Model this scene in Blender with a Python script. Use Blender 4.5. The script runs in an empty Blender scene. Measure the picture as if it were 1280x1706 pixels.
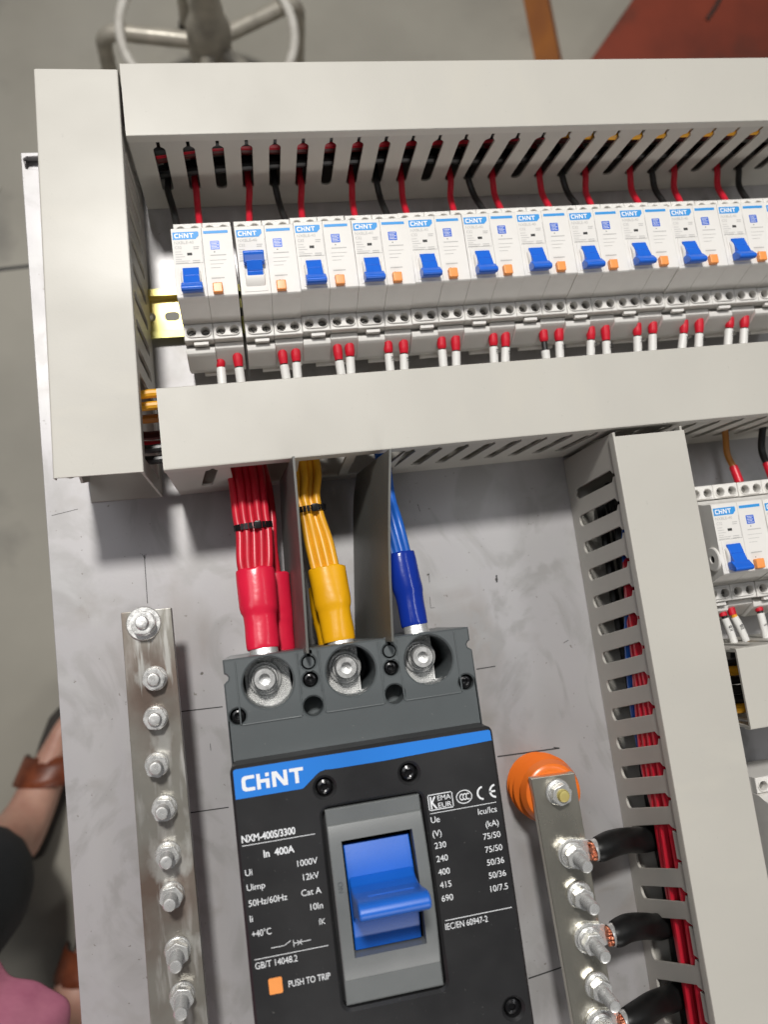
import bpy, bmesh, math, random
from mathutils import Vector, Matrix
from mathutils.geometry import tessellate_polygon
random.seed(7)
MM = 0.001
C = bpy.context.scene.collection
S = bpy.context.scene

# ------------------------------------------------------------------ camera, light, exposure
cam = bpy.data.cameras.new('camera'); camo = bpy.data.objects.new('camera', cam); C.objects.link(camo)
camo.matrix_world = Matrix(((0.98080544, 0.10600504, -0.16365704, 0.03191399),
                            (-0.12860378, 0.98256038, -0.1342988, -0.20057037),
                            (0.14656658, 0.15276791, 0.97733321, 0.50766149),
                            (0, 0, 0, 1)))
cam.sensor_fit = 'VERTICAL'; cam.sensor_height = 36; cam.sensor_width = 27; cam.lens = 26.683
cam.clip_start = 0.02; cam.clip_end = 60
cam.dof.use_dof = True; cam.dof.focus_distance = 0.45; cam.dof.aperture_fstop = 5.6
S.camera = camo

W = bpy.data.worlds.new('World'); S.world = W; W.use_nodes = True
bg = W.node_tree.nodes['Background']; bg.inputs[0].default_value = (0.95, 0.97, 1.0, 1); bg.inputs[1].default_value = 0.085

def area(name, loc, target, size, power, color=(1, 1, 1), shape='DISK', size_y=None):
    l = bpy.data.lights.new(name, 'AREA'); l.shape = shape; l.size = size
    if size_y: l.size_y = size_y
    l.energy = power; l.color = color
    o = bpy.data.objects.new(name, l); C.objects.link(o); o.location = loc
    d = Vector(target) - Vector(loc); o.rotation_euler = d.to_track_quat('-Z', 'Y').to_euler()
    return o
area('workshop_lamp', (-0.16, 1.20, 2.6), (0.1, -0.1, 0), 0.32, 76, (1.0, 0.972, 0.93))
area('left_soft_fill', (-1.5, 0.7, 3.0), (0.1, -0.2, 0), 1.6, 13, (0.97, 0.98, 1.0), 'RECTANGLE', 0.9)  # broad soft fill added for the weaker light from the left

area('metal_glint_fill', (1.9, 0.5, 3.1), (0.1, -0.2, 0), 1.2, 9, (0.97, 0.98, 1.0), 'RECTANGLE', 0.3)  # added fill that puts bright spots on bolts and other metal
area('viewer_side_fill', (0.5, -3.2, 1.9), (0.1, 0.0, 0), 1.5, 27, (1.0, 0.975, 0.94), 'RECTANGLE', 0.3)  # added low fill, brightens the breaker faces turned to the viewer
S.view_settings.view_transform = 'Standard'; S.view_settings.look = 'None'
S.view_settings.exposure = 0.0; S.view_settings.gamma = 1.0; S.view_settings.use_curve_mapping = False
S.cycles.max_bounces = 8; S.cycles.diffuse_bounces = 4; S.cycles.glossy_bounces = 4
S.cycles.use_denoising = True

# ------------------------------------------------------------------ materials
def mat(name, col, rough=0.5, metal=0.0, col2=None, scale=200, stretch=None, bump=0.0, bscale=900, rvar=0.0,
        detail=6, lo=0.35, hi=0.65, coat=0.0, spec=0.5, sss=0.0):
    m = bpy.data.materials.new(name); m.use_nodes = True
    nt = m.node_tree; N = nt.nodes; b = N['Principled BSDF']
    b.inputs['Base Color'].default_value = (*col, 1); b.inputs['Roughness'].default_value = rough
    b.inputs['Metallic'].default_value = metal
    b.inputs['Specular IOR Level'].default_value = spec
    if coat: b.inputs['Coat Weight'].default_value = coat; b.inputs['Coat Roughness'].default_value = 0.15
    if sss:
        b.inputs['Subsurface Weight'].default_value = sss; b.inputs['Subsurface Scale'].default_value = 0.002
    tc = N.new('ShaderNodeTexCoord'); mp = N.new('ShaderNodeMapping')
    nt.links.new(tc.outputs['Object'], mp.inputs[0])
    if stretch: mp.inputs['Scale'].default_value = stretch
    if col2 is not None or rvar:
        nz = N.new('ShaderNodeTexNoise'); nz.inputs['Scale'].default_value = scale; nz.inputs['Detail'].default_value = detail
        nt.links.new(mp.outputs[0], nz.inputs['Vector'])
        rp = N.new('ShaderNodeMapRange'); rp.inputs[1].default_value = lo; rp.inputs[2].default_value = hi
        nt.links.new(nz.outputs[0], rp.inputs[0])
        if col2 is not None:
            mx = N.new('ShaderNodeMix'); mx.data_type = 'RGBA'
            mx.inputs[6].default_value = (*col, 1); mx.inputs[7].default_value = (*col2, 1)
            nt.links.new(rp.outputs[0], mx.inputs[0]); nt.links.new(mx.outputs[2], b.inputs['Base Color'])
        if rvar:
            r2 = N.new('ShaderNodeMapRange'); r2.inputs[3].default_value = max(0.03, rough - rvar); r2.inputs[4].default_value = rough + rvar
            nt.links.new(rp.outputs[0], r2.inputs[0]); nt.links.new(r2.outputs[0], b.inputs['Roughness'])
    if bump:
        n2 = N.new('ShaderNodeTexNoise'); n2.inputs['Scale'].default_value = bscale; n2.inputs['Detail'].default_value = 4
        nt.links.new(mp.outputs[0], n2.inputs['Vector'])
        bp = N.new('ShaderNodeBump'); bp.inputs['Strength'].default_value = bump; bp.inputs['Distance'].default_value = 0.0004
        nt.links.new(n2.outputs[0], bp.inputs['Height']); nt.links.new(bp.outputs[0], b.inputs['Normal'])
    return m

def add_layer(m, col, scale, lo, hi, stretch=(1, 1, 1), detail=5, dist=0.0):
    """one more noise layer mixed over a material's colour (stains, scuffs)"""
    nt = m.node_tree; N = nt.nodes; b = N['Principled BSDF']
    tc = N.new('ShaderNodeTexCoord'); mp = N.new('ShaderNodeMapping'); mp.inputs['Scale'].default_value = stretch
    mp.inputs['Location'].default_value = (random.random(), random.random(), random.random())
    nt.links.new(tc.outputs['Object'], mp.inputs[0])
    nz = N.new('ShaderNodeTexNoise'); nz.inputs['Scale'].default_value = scale; nz.inputs['Detail'].default_value = detail; nz.inputs['Distortion'].default_value = dist
    nt.links.new(mp.outputs[0], nz.inputs['Vector'])
    rp = N.new('ShaderNodeMapRange'); rp.inputs[1].default_value = lo; rp.inputs[2].default_value = hi
    nt.links.new(nz.outputs[0], rp.inputs[0])
    mx = N.new('ShaderNodeMix'); mx.data_type = 'RGBA'; mx.inputs[7].default_value = (*col, 1)
    bc = b.inputs['Base Color']
    if bc.is_linked: nt.links.new(bc.links[0].from_socket, mx.inputs[6])
    else: mx.inputs[6].default_value = bc.default_value
    nt.links.new(rp.outputs[0], mx.inputs[0]); nt.links.new(mx.outputs[2], bc)
    return m

M = {}
M['duct'] = mat('duct_plastic', (0.535, 0.517, 0.466), 0.46, 0, (0.495, 0.478, 0.432), 11, (1, .6, 1), bump=0.08, bscale=900, rvar=0.06)
add_layer(M['duct'], (0.47, 0.455, 0.41), 420, 0.735, 0.77, (1, 1, 1), 2)
add_layer(M['duct'], (0.53, 0.51, 0.455), 35, 0.6, 0.72, (1, .35, 1), 6)
M['duct_side'] = mat('duct_channel_plastic', (0.49, 0.47, 0.425), 0.5, 0, (0.455, 0.44, 0.40), 25)
M['plate'] = mat('galvanised_steel', (0.455, 0.445, 0.452), 0.44, 0.30, (0.405, 0.395, 0.402), 8, (1, 1.3, 1), bump=0.06, bscale=500, rvar=0.07)
add_layer(M['plate'], (0.45, 0.442, 0.44), 30, 0.48, 0.8, (1, 0.3, 1))
add_layer(M['plate'], (0.30, 0.27, 0.245), 13, 0.56, 0.78, (1.3, 0.6, 1))
add_layer(M['plate'], (0.335, 0.32, 0.305), 30, 0.58, 0.74, (0.7, 1.0, 1), 8)
add_layer(M['plate'], (0.375, 0.367, 0.365), 9, 0.49, 0.60, (1.6, 1, 1), 9, dist=3.5)
add_layer(M['plate'], (0.44, 0.435, 0.435), 16, 0.54, 0.70, (.8, 1.2, 1), 7, dist=2.0)
add_layer(M['plate'], (0.26, 0.245, 0.23), 330, 0.735, 0.76, (1, 1, 1), 2)
M['white'] = mat('breaker_plastic', (0.78, 0.76, 0.725), 0.48, 0, (0.745, 0.725, 0.69), 60, bump=0.04, bscale=2500, spec=0.35)
M['cyan'] = mat('cyan_print', (0.03, 0.30, 0.72), 0.5)
M['blueband'] = mat('blue_band', (0.03, 0.22, 0.72), 0.3)
M['whiteink'] = mat('white_ink', (0.82, 0.84, 0.86), 0.5)
M['greyink'] = mat('grey_ink', (0.52, 0.51, 0.49), 0.6)
M['greyink2'] = mat('dark_grey_ink', (0.25, 0.25, 0.25), 0.6)
M['black_ink'] = mat('black_ink', (0.03, 0.03, 0.03), 0.6)
M['blue'] = mat('blue_plastic', (0.012, 0.13, 0.66), 0.32, 0, (0.014, 0.15, 0.72), 80, bump=0.05, bscale=1200)
M['blue_big'] = mat('blue_handle_plastic', (0.010, 0.125, 0.58), 0.36, 0, (0.013, 0.14, 0.63), 40, bump=0.05, bscale=900)
M['blueprint'] = mat('blue_print', (0.04, 0.14, 0.62), 0.4)
M['orange'] = mat('orange_plastic', (0.95, 0.36, 0.10), 0.35, 0, (0.9, 0.32, 0.08), 50)
M['insul'] = mat('orange_resin', (0.86, 0.19, 0.022), 0.28, 0, (0.80, 0.16, 0.02), 40)
M['zinc'] = mat('zinc_plated_steel', (0.92, 0.92, 0.90), 0.29, 0.72, (0.80, 0.80, 0.79), 300, rvar=0.08, bump=0.1, bscale=1200)
M['knurl'] = mat('tinned_plate', (0.92, 0.92, 0.90), 0.32, 0.75, (0.78, 0.78, 0.77), 900)
M['screw_dark'] = mat('terminal_screw_steel', (0.30, 0.29, 0.27), 0.45, 0.7)
M['brass'] = mat('yellow_passivated_steel', (0.78, 0.62, 0.22), 0.42, 0.55, (0.68, 0.66, 0.24), 20, rvar=0.08)
add_layer(M['brass'], (0.80, 0.78, 0.62), 30, 0.55, 0.75, (1.5, 0.2, 1))
M['busbar'] = mat('tinned_copper_old', (0.33, 0.32, 0.285), 0.40, 0.6, (0.24, 0.225, 0.195), 22, (1, 0.35, 1), bump=0.15, bscale=500, rvar=0.12)
add_layer(M['busbar'], (0.50, 0.49, 0.46), 90, 0.54, 0.72, (2.2, 0.4, 1))
add_layer(M['busbar'], (0.20, 0.150, 0.122), 17, 0.48, 0.68)
add_layer(M['busbar'], (0.45, 0.44, 0.41), 55, 0.58, 0.66, (1, .5, 1), 8)
add_layer(M['busbar'], (0.50, 0.49, 0.46), 40, 0.60, 0.68, (5, .5, 1), 6)
M['busbar2'] = mat('tinned_copper', (0.66, 0.63, 0.54), 0.3, 0.9, (0.56, 0.53, 0.45), 25, (1, 0.3, 1), bump=0.08, bscale=500, rvar=0.08)
M['greyhousing'] = mat('grey_moulded_plastic', (0.105, 0.118, 0.122), 0.42, 0, (0.090, 0.102, 0.106), 25, bump=0.15, bscale=2500, rvar=0.06)
add_layer(M['greyhousing'], (0.19, 0.19, 0.185), 500, 0.735, 0.77, (1, 1, 1), 2)
M['surround'] = mat('grey_surround_plastic', (0.17, 0.18, 0.18), 0.35, 0, (0.155, 0.165, 0.165), 60, bump=0.1, bscale=2500)
M['blackcover'] = mat('black_moulded_plastic', (0.017, 0.017, 0.018), 0.40, 0, (0.023, 0.023, 0.024), 18, bump=0.14, bscale=3000, rvar=0.07)
add_layer(M['blackcover'], (0.10, 0.10, 0.095), 600, 0.745, 0.77, (1, 1, 1), 2)
M['blackscrew'] = mat('black_screw', (0.01, 0.01, 0.011), 0.22, 0.3)
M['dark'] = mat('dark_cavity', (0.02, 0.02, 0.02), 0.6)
M['barrier'] = mat('grey_barrier_sheet', (0.115, 0.115, 0.105), 0.45, 0, (0.10, 0.10, 0.092), 30)
M['red'] = mat('red_wire_insulation', (0.60, 0.014, 0.035), 0.34, 0, (0.54, 0.012, 0.03), 60)
M['reds'] = mat('red_sleeve', (0.76, 0.016, 0.055), 0.24, 0, (0.70, 0.014, 0.05), 60, bump=0.35, bscale=130)  # the glossy heat shrink's own brighter red
M['blackw'] = mat('black_wire_insulation', (0.012, 0.012, 0.012), 0.36, 0, (0.016, 0.016, 0.016), 60)
M['cable'] = mat('black_cable_rubber', (0.006, 0.006, 0.006), 0.42, 0, (0.010, 0.010, 0.010), 60, bump=0.1, bscale=260, spec=0.28)
M['yellow'] = mat('yellow_wire_insulation', (0.86, 0.42, 0.02), 0.36, 0, (0.80, 0.38, 0.02), 60)
M['yellows'] = mat('yellow_sleeve', (0.88, 0.44, 0.006), 0.26, 0, (0.84, 0.41, 0.006), 60, bump=0.35, bscale=130)
M['bluew'] = mat('blue_wire_insulation', (0.014, 0.12, 0.52), 0.34)
M['blues'] = mat('blue_sleeve', (0.008, 0.035, 0.33), 0.16, bump=0.35, bscale=120)
M['brownw'] = mat('brown_wire_insulation', (0.42, 0.17, 0.03), 0.4)
M['redshadew'] = mat('shaded_red_insulation', (0.09, 0.012, 0.010), 0.5)  # red insulation darkened, carries the shade inside ducts and gap
M['ferrule'] = mat('red_ferrule_sleeve', (0.62, 0.012, 0.03), 0.35)
M['sleeve'] = mat('white_marker_tube', (0.78, 0.77, 0.74), 0.42)
M['copper'] = mat('bare_copper', (0.80, 0.33, 0.20), 0.35, 0.9, (0.55, 0.18, 0.10), 900, bump=0.8, bscale=1500)
M['concrete'] = mat('concrete_floor', (0.345, 0.325, 0.275), 0.6, 0, (0.265, 0.249, 0.21), 3.2, bump=0.1, bscale=120)
add_layer(M['concrete'], (0.17, 0.16, 0.14), 7, 0.58, 0.8)
add_layer(M['concrete'], (0.30, 0.285, 0.25), 2.0, 0.55, 0.8)
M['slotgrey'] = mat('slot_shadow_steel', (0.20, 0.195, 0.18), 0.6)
M['stool'] = mat('worn_grey_steel', (0.52, 0.485, 0.41), 0.4, 0.2, (0.34, 0.315, 0.265), 30, rvar=0.1)
M['chrome'] = mat('worn_chrome', (0.86, 0.83, 0.76), 0.34, 0.25, (0.62, 0.59, 0.53), 40, rvar=0.1)
M['redpaint'] = mat('red_orange_paint', (0.23, 0.042, 0.020), 0.5, 0, (0.15, 0.030, 0.016), 6, bump=0.1, bscale=60)
add_layer(M['redpaint'], (0.07, 0.03, 0.02), 8, 0.58, 0.8)
M['orangepaint'] = mat('ochre_orange_paint', (0.36, 0.13, 0.03), 0.5, 0, (0.28, 0.10, 0.03), 15)
M['skin'] = mat('skin', (0.56, 0.32, 0.24), 0.5, 0, (0.46, 0.24, 0.18), 30, sss=0.1, bump=0.15, bscale=300)
M['trousers'] = mat('black_cloth', (0.010, 0.013, 0.018), 0.8, 0, (0.018, 0.022, 0.028), 14)
M['pink'] = mat('pink_cloth', (0.68, 0.25, 0.36), 0.85, 0, (0.50, 0.15, 0.25), 26, detail=4, bump=0.5, bscale=1400)
M['leather'] = mat('brown_sandal_leather', (0.22, 0.055, 0.020), 0.42, 0, (0.12, 0.028, 0.011), 40, bump=0.4, bscale=250)
M['sole'] = mat('dark_rubber', (0.03, 0.025, 0.02), 0.7)
M['hair'] = mat('black_hair', (0.012, 0.010, 0.009), 0.5)
M['film'] = mat('plastic_film', (0.44, 0.42, 0.37), 0.3)

# ------------------------------------------------------------------ mesh builder (millimetres)
class MB:
    def __init__(s): s.v = []; s.f = []; s.mi = []; s.T = Matrix.Identity(4); s.m = 0
    def add(s, vs, fs):
        o = len(s.v); s.v += [tuple(s.T @ Vector(p)) for p in vs]
        for f in fs: s.f.append([i + o for i in f]); s.mi.append(s.m)
    def addbm(s, bm):
        bm.verts.index_update(); s.add([v.co[:] for v in bm.verts], [[v.index for v in f.verts] for f in bm.faces]); bm.free()
    def box(s, x0, x1, y0, y1, z0, z1, b=0.0, seg=2):
        bm = bmesh.new(); vs = [bm.verts.new((x, y, z)) for x in (x0, x1) for y in (y0, y1) for z in (z0, z1)]
        for q in ((0, 1, 3, 2), (4, 6, 7, 5), (0, 4, 5, 1), (2, 3, 7, 6), (0, 2, 6, 4), (1, 5, 7, 3)): bm.faces.new([vs[i] for i in q])
        if b: bmesh.ops.bevel(bm, geom=bm.edges[:], offset=b, segments=seg, affect='EDGES', profile=0.5)
        s.addbm(bm)
    def prof(s, poly, a0, a1, axis='x', b=0.0, seg=2):
        """polygon extruded along an axis: x -> poly is (y,z); y -> (x,z); z -> (x,y)"""
        f = {'x': lambda a, p: (a, p[0], p[1]), 'y': lambda a, p: (p[0], a, p[1]), 'z': lambda a, p: (p[0], p[1], a)}[axis]
        bm = bmesh.new(); A = [bm.verts.new(f(a0, p)) for p in poly]; B = [bm.verts.new(f(a1, p)) for p in poly]
        n = len(poly); bm.faces.new(A); bm.faces.new(B[::-1])
        for i in range(n): bm.faces.new((A[i], B[i], B[(i + 1) % n], A[(i + 1) % n]))
        bmesh.ops.recalc_face_normals(bm, faces=bm.faces[:])
        if b: bmesh.ops.bevel(bm, geom=bm.edges[:], offset=b, segments=seg, affect='EDGES', profile=0.5, clamp_overlap=True)
        s.addbm(bm)
    def plate(s, outer, holes, z0, z1, ch=0.0, depths=None, floors=None, back=True, fr=None):
        """sheet with holes; top at z1; holes get walls down to z1-depth (default: through) and an optional floor"""
        fr = fr or (lambda u, v, w: (u, v, w))
        def area2(p): return sum(p[i][0] * p[(i + 1) % len(p)][1] - p[(i + 1) % len(p)][0] * p[i][1] for i in range(len(p)))
        outer = list(outer) if area2(outer) > 0 else list(outer)[::-1]
        holes = [list(h) if area2(h) < 0 else list(h)[::-1] for h in holes]
        loops = [outer] + holes
        def inset(p, d):
            n = len(p); r = []
            for i in range(n):
                a, q, c = Vector(p[i - 1]), Vector(p[i]), Vector(p[(i + 1) % n])
                e1 = (q - a).normalized(); e2 = (c - q).normalized()
                n1 = Vector((-e1.y, e1.x)); n2 = Vector((-e2.y, e2.x)); b = n1 + n2
                k = b.length_squared
                r.append(tuple(q + (b * (2 * d / k) if k > 0.3 else n1 * d)))
            return r
        tops = [inset(l, ch) for l in loops] if ch else loops
        flat = [p for l in tops for p in l]
        tris = tessellate_polygon([[Vector((p[0], p[1], 0)) for p in l] for l in tops])
        def emit(vs, fs): s.add([fr(*p) for p in vs], fs)
        def up(t, P): 
            a, b, c = (P[i] for i in t); return t if (b[0]-a[0])*(c[1]-a[1])-(b[1]-a[1])*(c[0]-a[0]) > 0 else t[::-1]
        emit([(p[0], p[1], z1) for p in flat], [up(tuple(t), flat) for t in tris])
        for k, l in enumerate(loops):
            n = len(l); zb = z0
            if k > 0 and depths: zb = z1 - depths[k - 1]
            rings = []
            if ch: rings += [[(p[0], p[1], z1) for p in tops[k]]]
            rings += [[(p[0], p[1], z1 - ch) for p in l], [(p[0], p[1], zb) for p in l]]
            vs = [p for r in rings for p in r]; fs = []
            for j in range(len(rings) - 1):
                for i in range(n): fs.append((j * n + i, (j + 1) * n + i, (j + 1) * n + (i + 1) % n, j * n + (i + 1) % n))
            emit(vs, fs)
            if k > 0 and floors and floors[k - 1]: emit([(p[0], p[1], zb) for p in l], [tuple(range(n))[::-1]])
        if back:
            fl = [p for l in loops for p in l]
            if not depths:
                tr = tessellate_polygon([[Vector((p[0], p[1], 0)) for p in l] for l in loops])
                emit([(p[0], p[1], z0) for p in fl], [up(tuple(t), fl)[::-1] for t in tr])
    def lathe(s, prof, c=(0, 0, 0), axis='z', n=24, sq=1.0):
        vs = []; fs = []; k = len(prof)
        for i in range(n):
            a = 2 * math.pi * i / n
            for r, h in prof:
                x, y = r * math.cos(a), r * math.sin(a) * sq
                p = {'z': (x, y, h), 'x': (h, x, y), 'y': (y, h, x)}[axis]
                vs.append((p[0] + c[0], p[1] + c[1], p[2] + c[2]))
        for i in range(n):
            j = (i + 1) % n
            for q in range(k - 1): fs.append((i * k + q, j * k + q, j * k + q + 1, i * k + q + 1))
        if prof[0][0] > 1e-6: fs.append([i * k for i in range(n)][::-1])
        if prof[-1][0] > 1e-6: fs.append([i * k + k - 1 for i in range(n)])
        s.add(vs, fs)
    def cyl(s, c, r, h, n=24, b=0.0, axis='z'):
        p = [(r - b, 0), (r, b), (r, h - b), (r - b, h)] if b else [(r, 0), (r, h)]
        s.lathe(p, c, axis, n)
    def tube(s, pts, r, n=12, sub=6, caps=True, flat=1.0, spline=True):
        P = [Vector(p) for p in pts]; rr = list(r) if isinstance(r, (list, tuple)) else [r] * len(P)
        if spline and len(P) > 2:
            Q = []; R = []
            for i in range(len(P) - 1):
                p0 = P[i - 1] if i else P[i] * 2 - P[i + 1]; p3 = P[i + 2] if i + 2 < len(P) else P[i + 1] * 2 - P[i]
                for j in range(sub):
                    t = j / sub
                    Q.append(0.5 * (2 * P[i] + (P[i + 1] - p0) * t + (2 * p0 - 5 * P[i] + 4 * P[i + 1] - p3) * t * t + (3 * P[i] - p0 - 3 * P[i + 1] + p3) * t ** 3))
                    R.append(rr[i] * (1 - t) + rr[i + 1] * t)
            Q.append(P[-1]); R.append(rr[-1]); P, rr = Q, R
        T = [(P[min(i + 1, len(P) - 1)] - P[max(i - 1, 0)]).normalized() for i in range(len(P))]
        u = Vector((0, 0, 1)); u = (u - T[0] * u.dot(T[0]))
        if u.length < 0.1: u = Vector((1, 0, 0)) - T[0] * T[0].x
        u.normalize(); vs = []; fs = []
        for i, p in enumerate(P):
            u = (u - T[i] * u.dot(T[i])).normalized(); w = T[i].cross(u)
            for k in range(n):
                a = 2 * math.pi * k / n; vs.append(tuple(p + u * (math.cos(a) * rr[i] * flat) + w * (math.sin(a) * rr[i])))
        for i in range(len(P) - 1):
            for k in range(n):
                fs.append((i * n + k, i * n + (k + 1) % n, (i + 1) * n + (k + 1) % n, (i + 1) * n + k))
        if caps: fs.append(list(range(n))[::-1]); fs.append([(len(P) - 1) * n + k for k in range(n)])
        s.add(vs, fs)
    def stroke(s, a, b, w, z):
        a = Vector((*a, 0)); b = Vector((*b, 0)); d = (b - a).normalized() * w / 2; n = Vector((-d.y, d.x, 0))
        s.add([(p.x, p.y, z) for p in (a - n - d, b - n + d, b + n + d, a + n - d)], [(0, 1, 2, 3)])
    def text(s, t, x, y, z, h, width=None, align='l', rot=0.0, bold=False, extr=0.0):
        vs, fs = glyphs(t, bold)
        x0 = min(v[0] for v in vs); x1 = max(v[0] for v in vs); sc = h / 0.729
        sx = sc if width is None else width / max(1e-6, x1 - x0)
        ox = {'l': x0, 'r': x1, 'c': (x0 + x1) / 2}[align]
        c, sn = math.cos(rot), math.sin(rot)
        out = []
        for a, b, _ in vs:
            u, w = (a - ox) * sx, b * sc; out.append((x + u * c - w * sn, y + u * sn + w * c, z + extr))
        s.add(out, fs)
    def obj(s, name, m, parent=None, loc=None, smooth=35, link=True):
        me = bpy.data.meshes.new(name)
        me.from_pydata([(a * MM, b * MM, c * MM) for a, b, c in s.v], [], s.f); me.update()
        ms = m if isinstance(m, (list, tuple)) else [m]
        for q in ms: me.materials.append(M[q])
        if len(ms) > 1: me.polygons.foreach_set('material_index', s.mi)
        if smooth:
            me.polygons.foreach_set('use_smooth', [True] * len(me.polygons)); me.set_sharp_from_angle(angle=math.radians(smooth))
        o = bpy.data.objects.new(name, me); C.objects.link(o)
        if smooth:
            wn = o.modifiers.new('weighted_normals', 'WEIGHTED_NORMAL'); wn.keep_sharp = True; wn.weight = 80
        if parent: o.parent = parent
        if loc: o.location = Vector(loc) * MM
        return o

_g = {}
def glyphs(t, bold=False):
    k = (t, bold)
    if k not in _g:
        cu = bpy.data.curves.new('lettering_source', 'FONT'); cu.body = t; cu.resolution_u = 3; cu.offset = 0.02 if bold else 0.0
        cu.space_character = 0.97
        o = bpy.data.objects.new('lettering_source', cu); C.objects.link(o)
        dg = bpy.context.evaluated_depsgraph_get(); e = o.evaluated_get(dg); me = e.to_mesh()
        _g[k] = ([v.co[:] for v in me.vertices], [list(p.vertices) if p.normal.z > 0 else list(p.vertices)[::-1] for p in me.polygons])
        e.to_mesh_clear(); bpy.data.objects.remove(o); bpy.data.curves.remove(cu)
    return _g[k]

def circ(x, y, r, n=28, a0=0, a1=2 * math.pi):
    full = abs(a1 - a0 - 2 * math.pi) < 1e-6
    return [(x + r * math.cos(a0 + (a1 - a0) * i / (n if full else n - 1)), y + r * math.sin(a0 + (a1 - a0) * i / (n if full else n - 1))) for i in range(n)]
def rrect(x0, x1, y0, y1, r, n=5):
    p = []
    for cx, cy, a in ((x1 - r, y1 - r, 0), (x0 + r, y1 - r, 90), (x0 + r, y0 + r, 180), (x1 - r, y0 + r, 270)):
        p += [(cx + r * math.cos(math.radians(a + 90 * i / n)), cy + r * math.sin(math.radians(a + 90 * i / n))) for i in range(n + 1)]
    return p
def tag(o, label=None, cat=None, group=None, kind=None):
    if label: o['label'] = label
    if cat: o['category'] = cat
    if group: o['group'] = group
    if kind: o['kind'] = kind
    return o
def thing(name, label, cat, loc=(0, 0, 0), group=None, rz=0.0):
    o = bpy.data.objects.new(name, None); C.objects.link(o); o.empty_display_size = 0.01
    o.location = Vector(loc) * MM; o.rotation_euler = (0, 0, rz)
    return tag(o, label, cat, group)
def copy_thing(t, loc=None, label=None):
    r = t.copy(); C.objects.link(r)
    if loc: r.location = Vector(loc) * MM
    if label: r['label'] = label
    for ch in list(t.children):
        c = ch.copy(); C.objects.link(c); c.parent = r
        for g in list(ch.children):
            d = g.copy(); C.objects.link(d); d.parent = c
    return r

def logo(mb, x, y, w, h, z):
    """the five block letters of the maker's mark, C H i N T, with the i sharing the H's crossbar"""
    T0 = mb.T.copy(); mb.T = T0 @ Matrix.Translation((x, y, z)) @ Matrix.Diagonal((w / 25.0, h / 6.0, 1, 1))
    def R(x0, x1, y0, y1): mb.add([(x0, y0, 0), (x1, y0, 0), (x1, y1, 0), (x0, y1, 0)], [(0, 1, 2, 3)])
    def Pn(p): mb.add([(a, b, 0) for a, b in p], [tuple(t) for t in
        [(t if ((p[t[1]][0]-p[t[0]][0])*(p[t[2]][1]-p[t[0]][1])-(p[t[1]][1]-p[t[0]][1])*(p[t[2]][0]-p[t[0]][0])) > 0 else t[::-1]) for t in tessellate_polygon([[Vector((a, b, 0)) for a, b in p]])]])
    Pn([(5.2, 0), (5.2, 1.35), (2.1, 1.35), (1.55, 1.9), (1.55, 4.1), (2.1, 4.65), (5.2, 4.65), (5.2, 6), (1.5, 6), (0.4, 5.5), (0, 4.5), (0, 1.5), (0.4, 0.5), (1.5, 0)])
    Pn([(6.0, 0), (7.5, 0), (7.5, 2.4), (9.6, 2.4), (9.6, 0), (11.1, 0), (11.1, 3.75), (7.5, 3.75), (7.5, 6), (6.0, 6)])
    R(9.6, 11.1, 4.6, 6)
    Pn([(12.2, 0), (13.7, 0), (13.7, 4.0), (16.6, 0), (18.4, 0), (18.4, 6), (16.9, 6), (16.9, 2.1), (14.2, 6), (12.2, 6)])
    Pn([(21.4, 0), (22.9, 0), (22.9, 4.65), (25, 4.65), (25, 6), (19.3, 6), (19.3, 4.65), (21.4, 4.65)])
    mb.T = T0

# ------------------------------------------------------------------ the floor
FL = -750
b = MB(); b.add([(-9000, -9000, FL), (9000, -9000, FL), (9000, 9000, FL), (-9000, 9000, FL)], [(0, 1, 2, 3)])
tag(b.obj('floor', 'concrete'), kind='structure')
b = MB()
for p0, p1 in (((-2600, 290), (420, 495)),):
    b.tube([(p0[0], p0[1], FL + 0.5), (p1[0], p1[1], FL + 0.5)], 3.2, n=6, flat=0.3)
tag(b.obj('floor_joint', 'dark'), kind='structure')

# ------------------------------------------------------------------ steel mounting plate
t = thing('mounting_plate', 'grey galvanised steel back plate that carries the ducts, breakers and busbars', 'steel plate', (-101.5, -560, 0))
b = MB(); b.T = Matrix.Translation((101.5, 560, 0))
hx = [(-100.2, 139.0), (-98, 140.6), (-82, 140.6), (-82, 131.0), (-97.5, 131.0), (-99.0, 131.6)]
holes = [hx] + [circ(x, y, r, 14) for x, y, r in ((-19, -38.5, 1.5), (189, -186, 0.9), (-14, -222, 0.8), (141.5, -177, 0.5))]
outer = [(-101.5, -560), (520, -560), (520, 143.5), (-101.5, 143.5)]
b.plate(outer, holes, -2.0, 0.0, ch=0.3)
b.box(-101.4, -99.6, -559.8, 143.3, -30, -2.1); b.box(-99.4, 519, 141.4, 143.3, -30, -2.1)
b.box(518, 519.8, -559.8, 141.2, -30, -2.1); b.box(-99.4, 517.8, -559.8, -558, -30, -2.1)
b.box(-99.4, -78, 123, 141.2, -9, -7.5)
b.obj('plate_sheet', 'plate', t)
b = MB(); b.T = Matrix.Translation((101.5, 560, 0))
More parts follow.
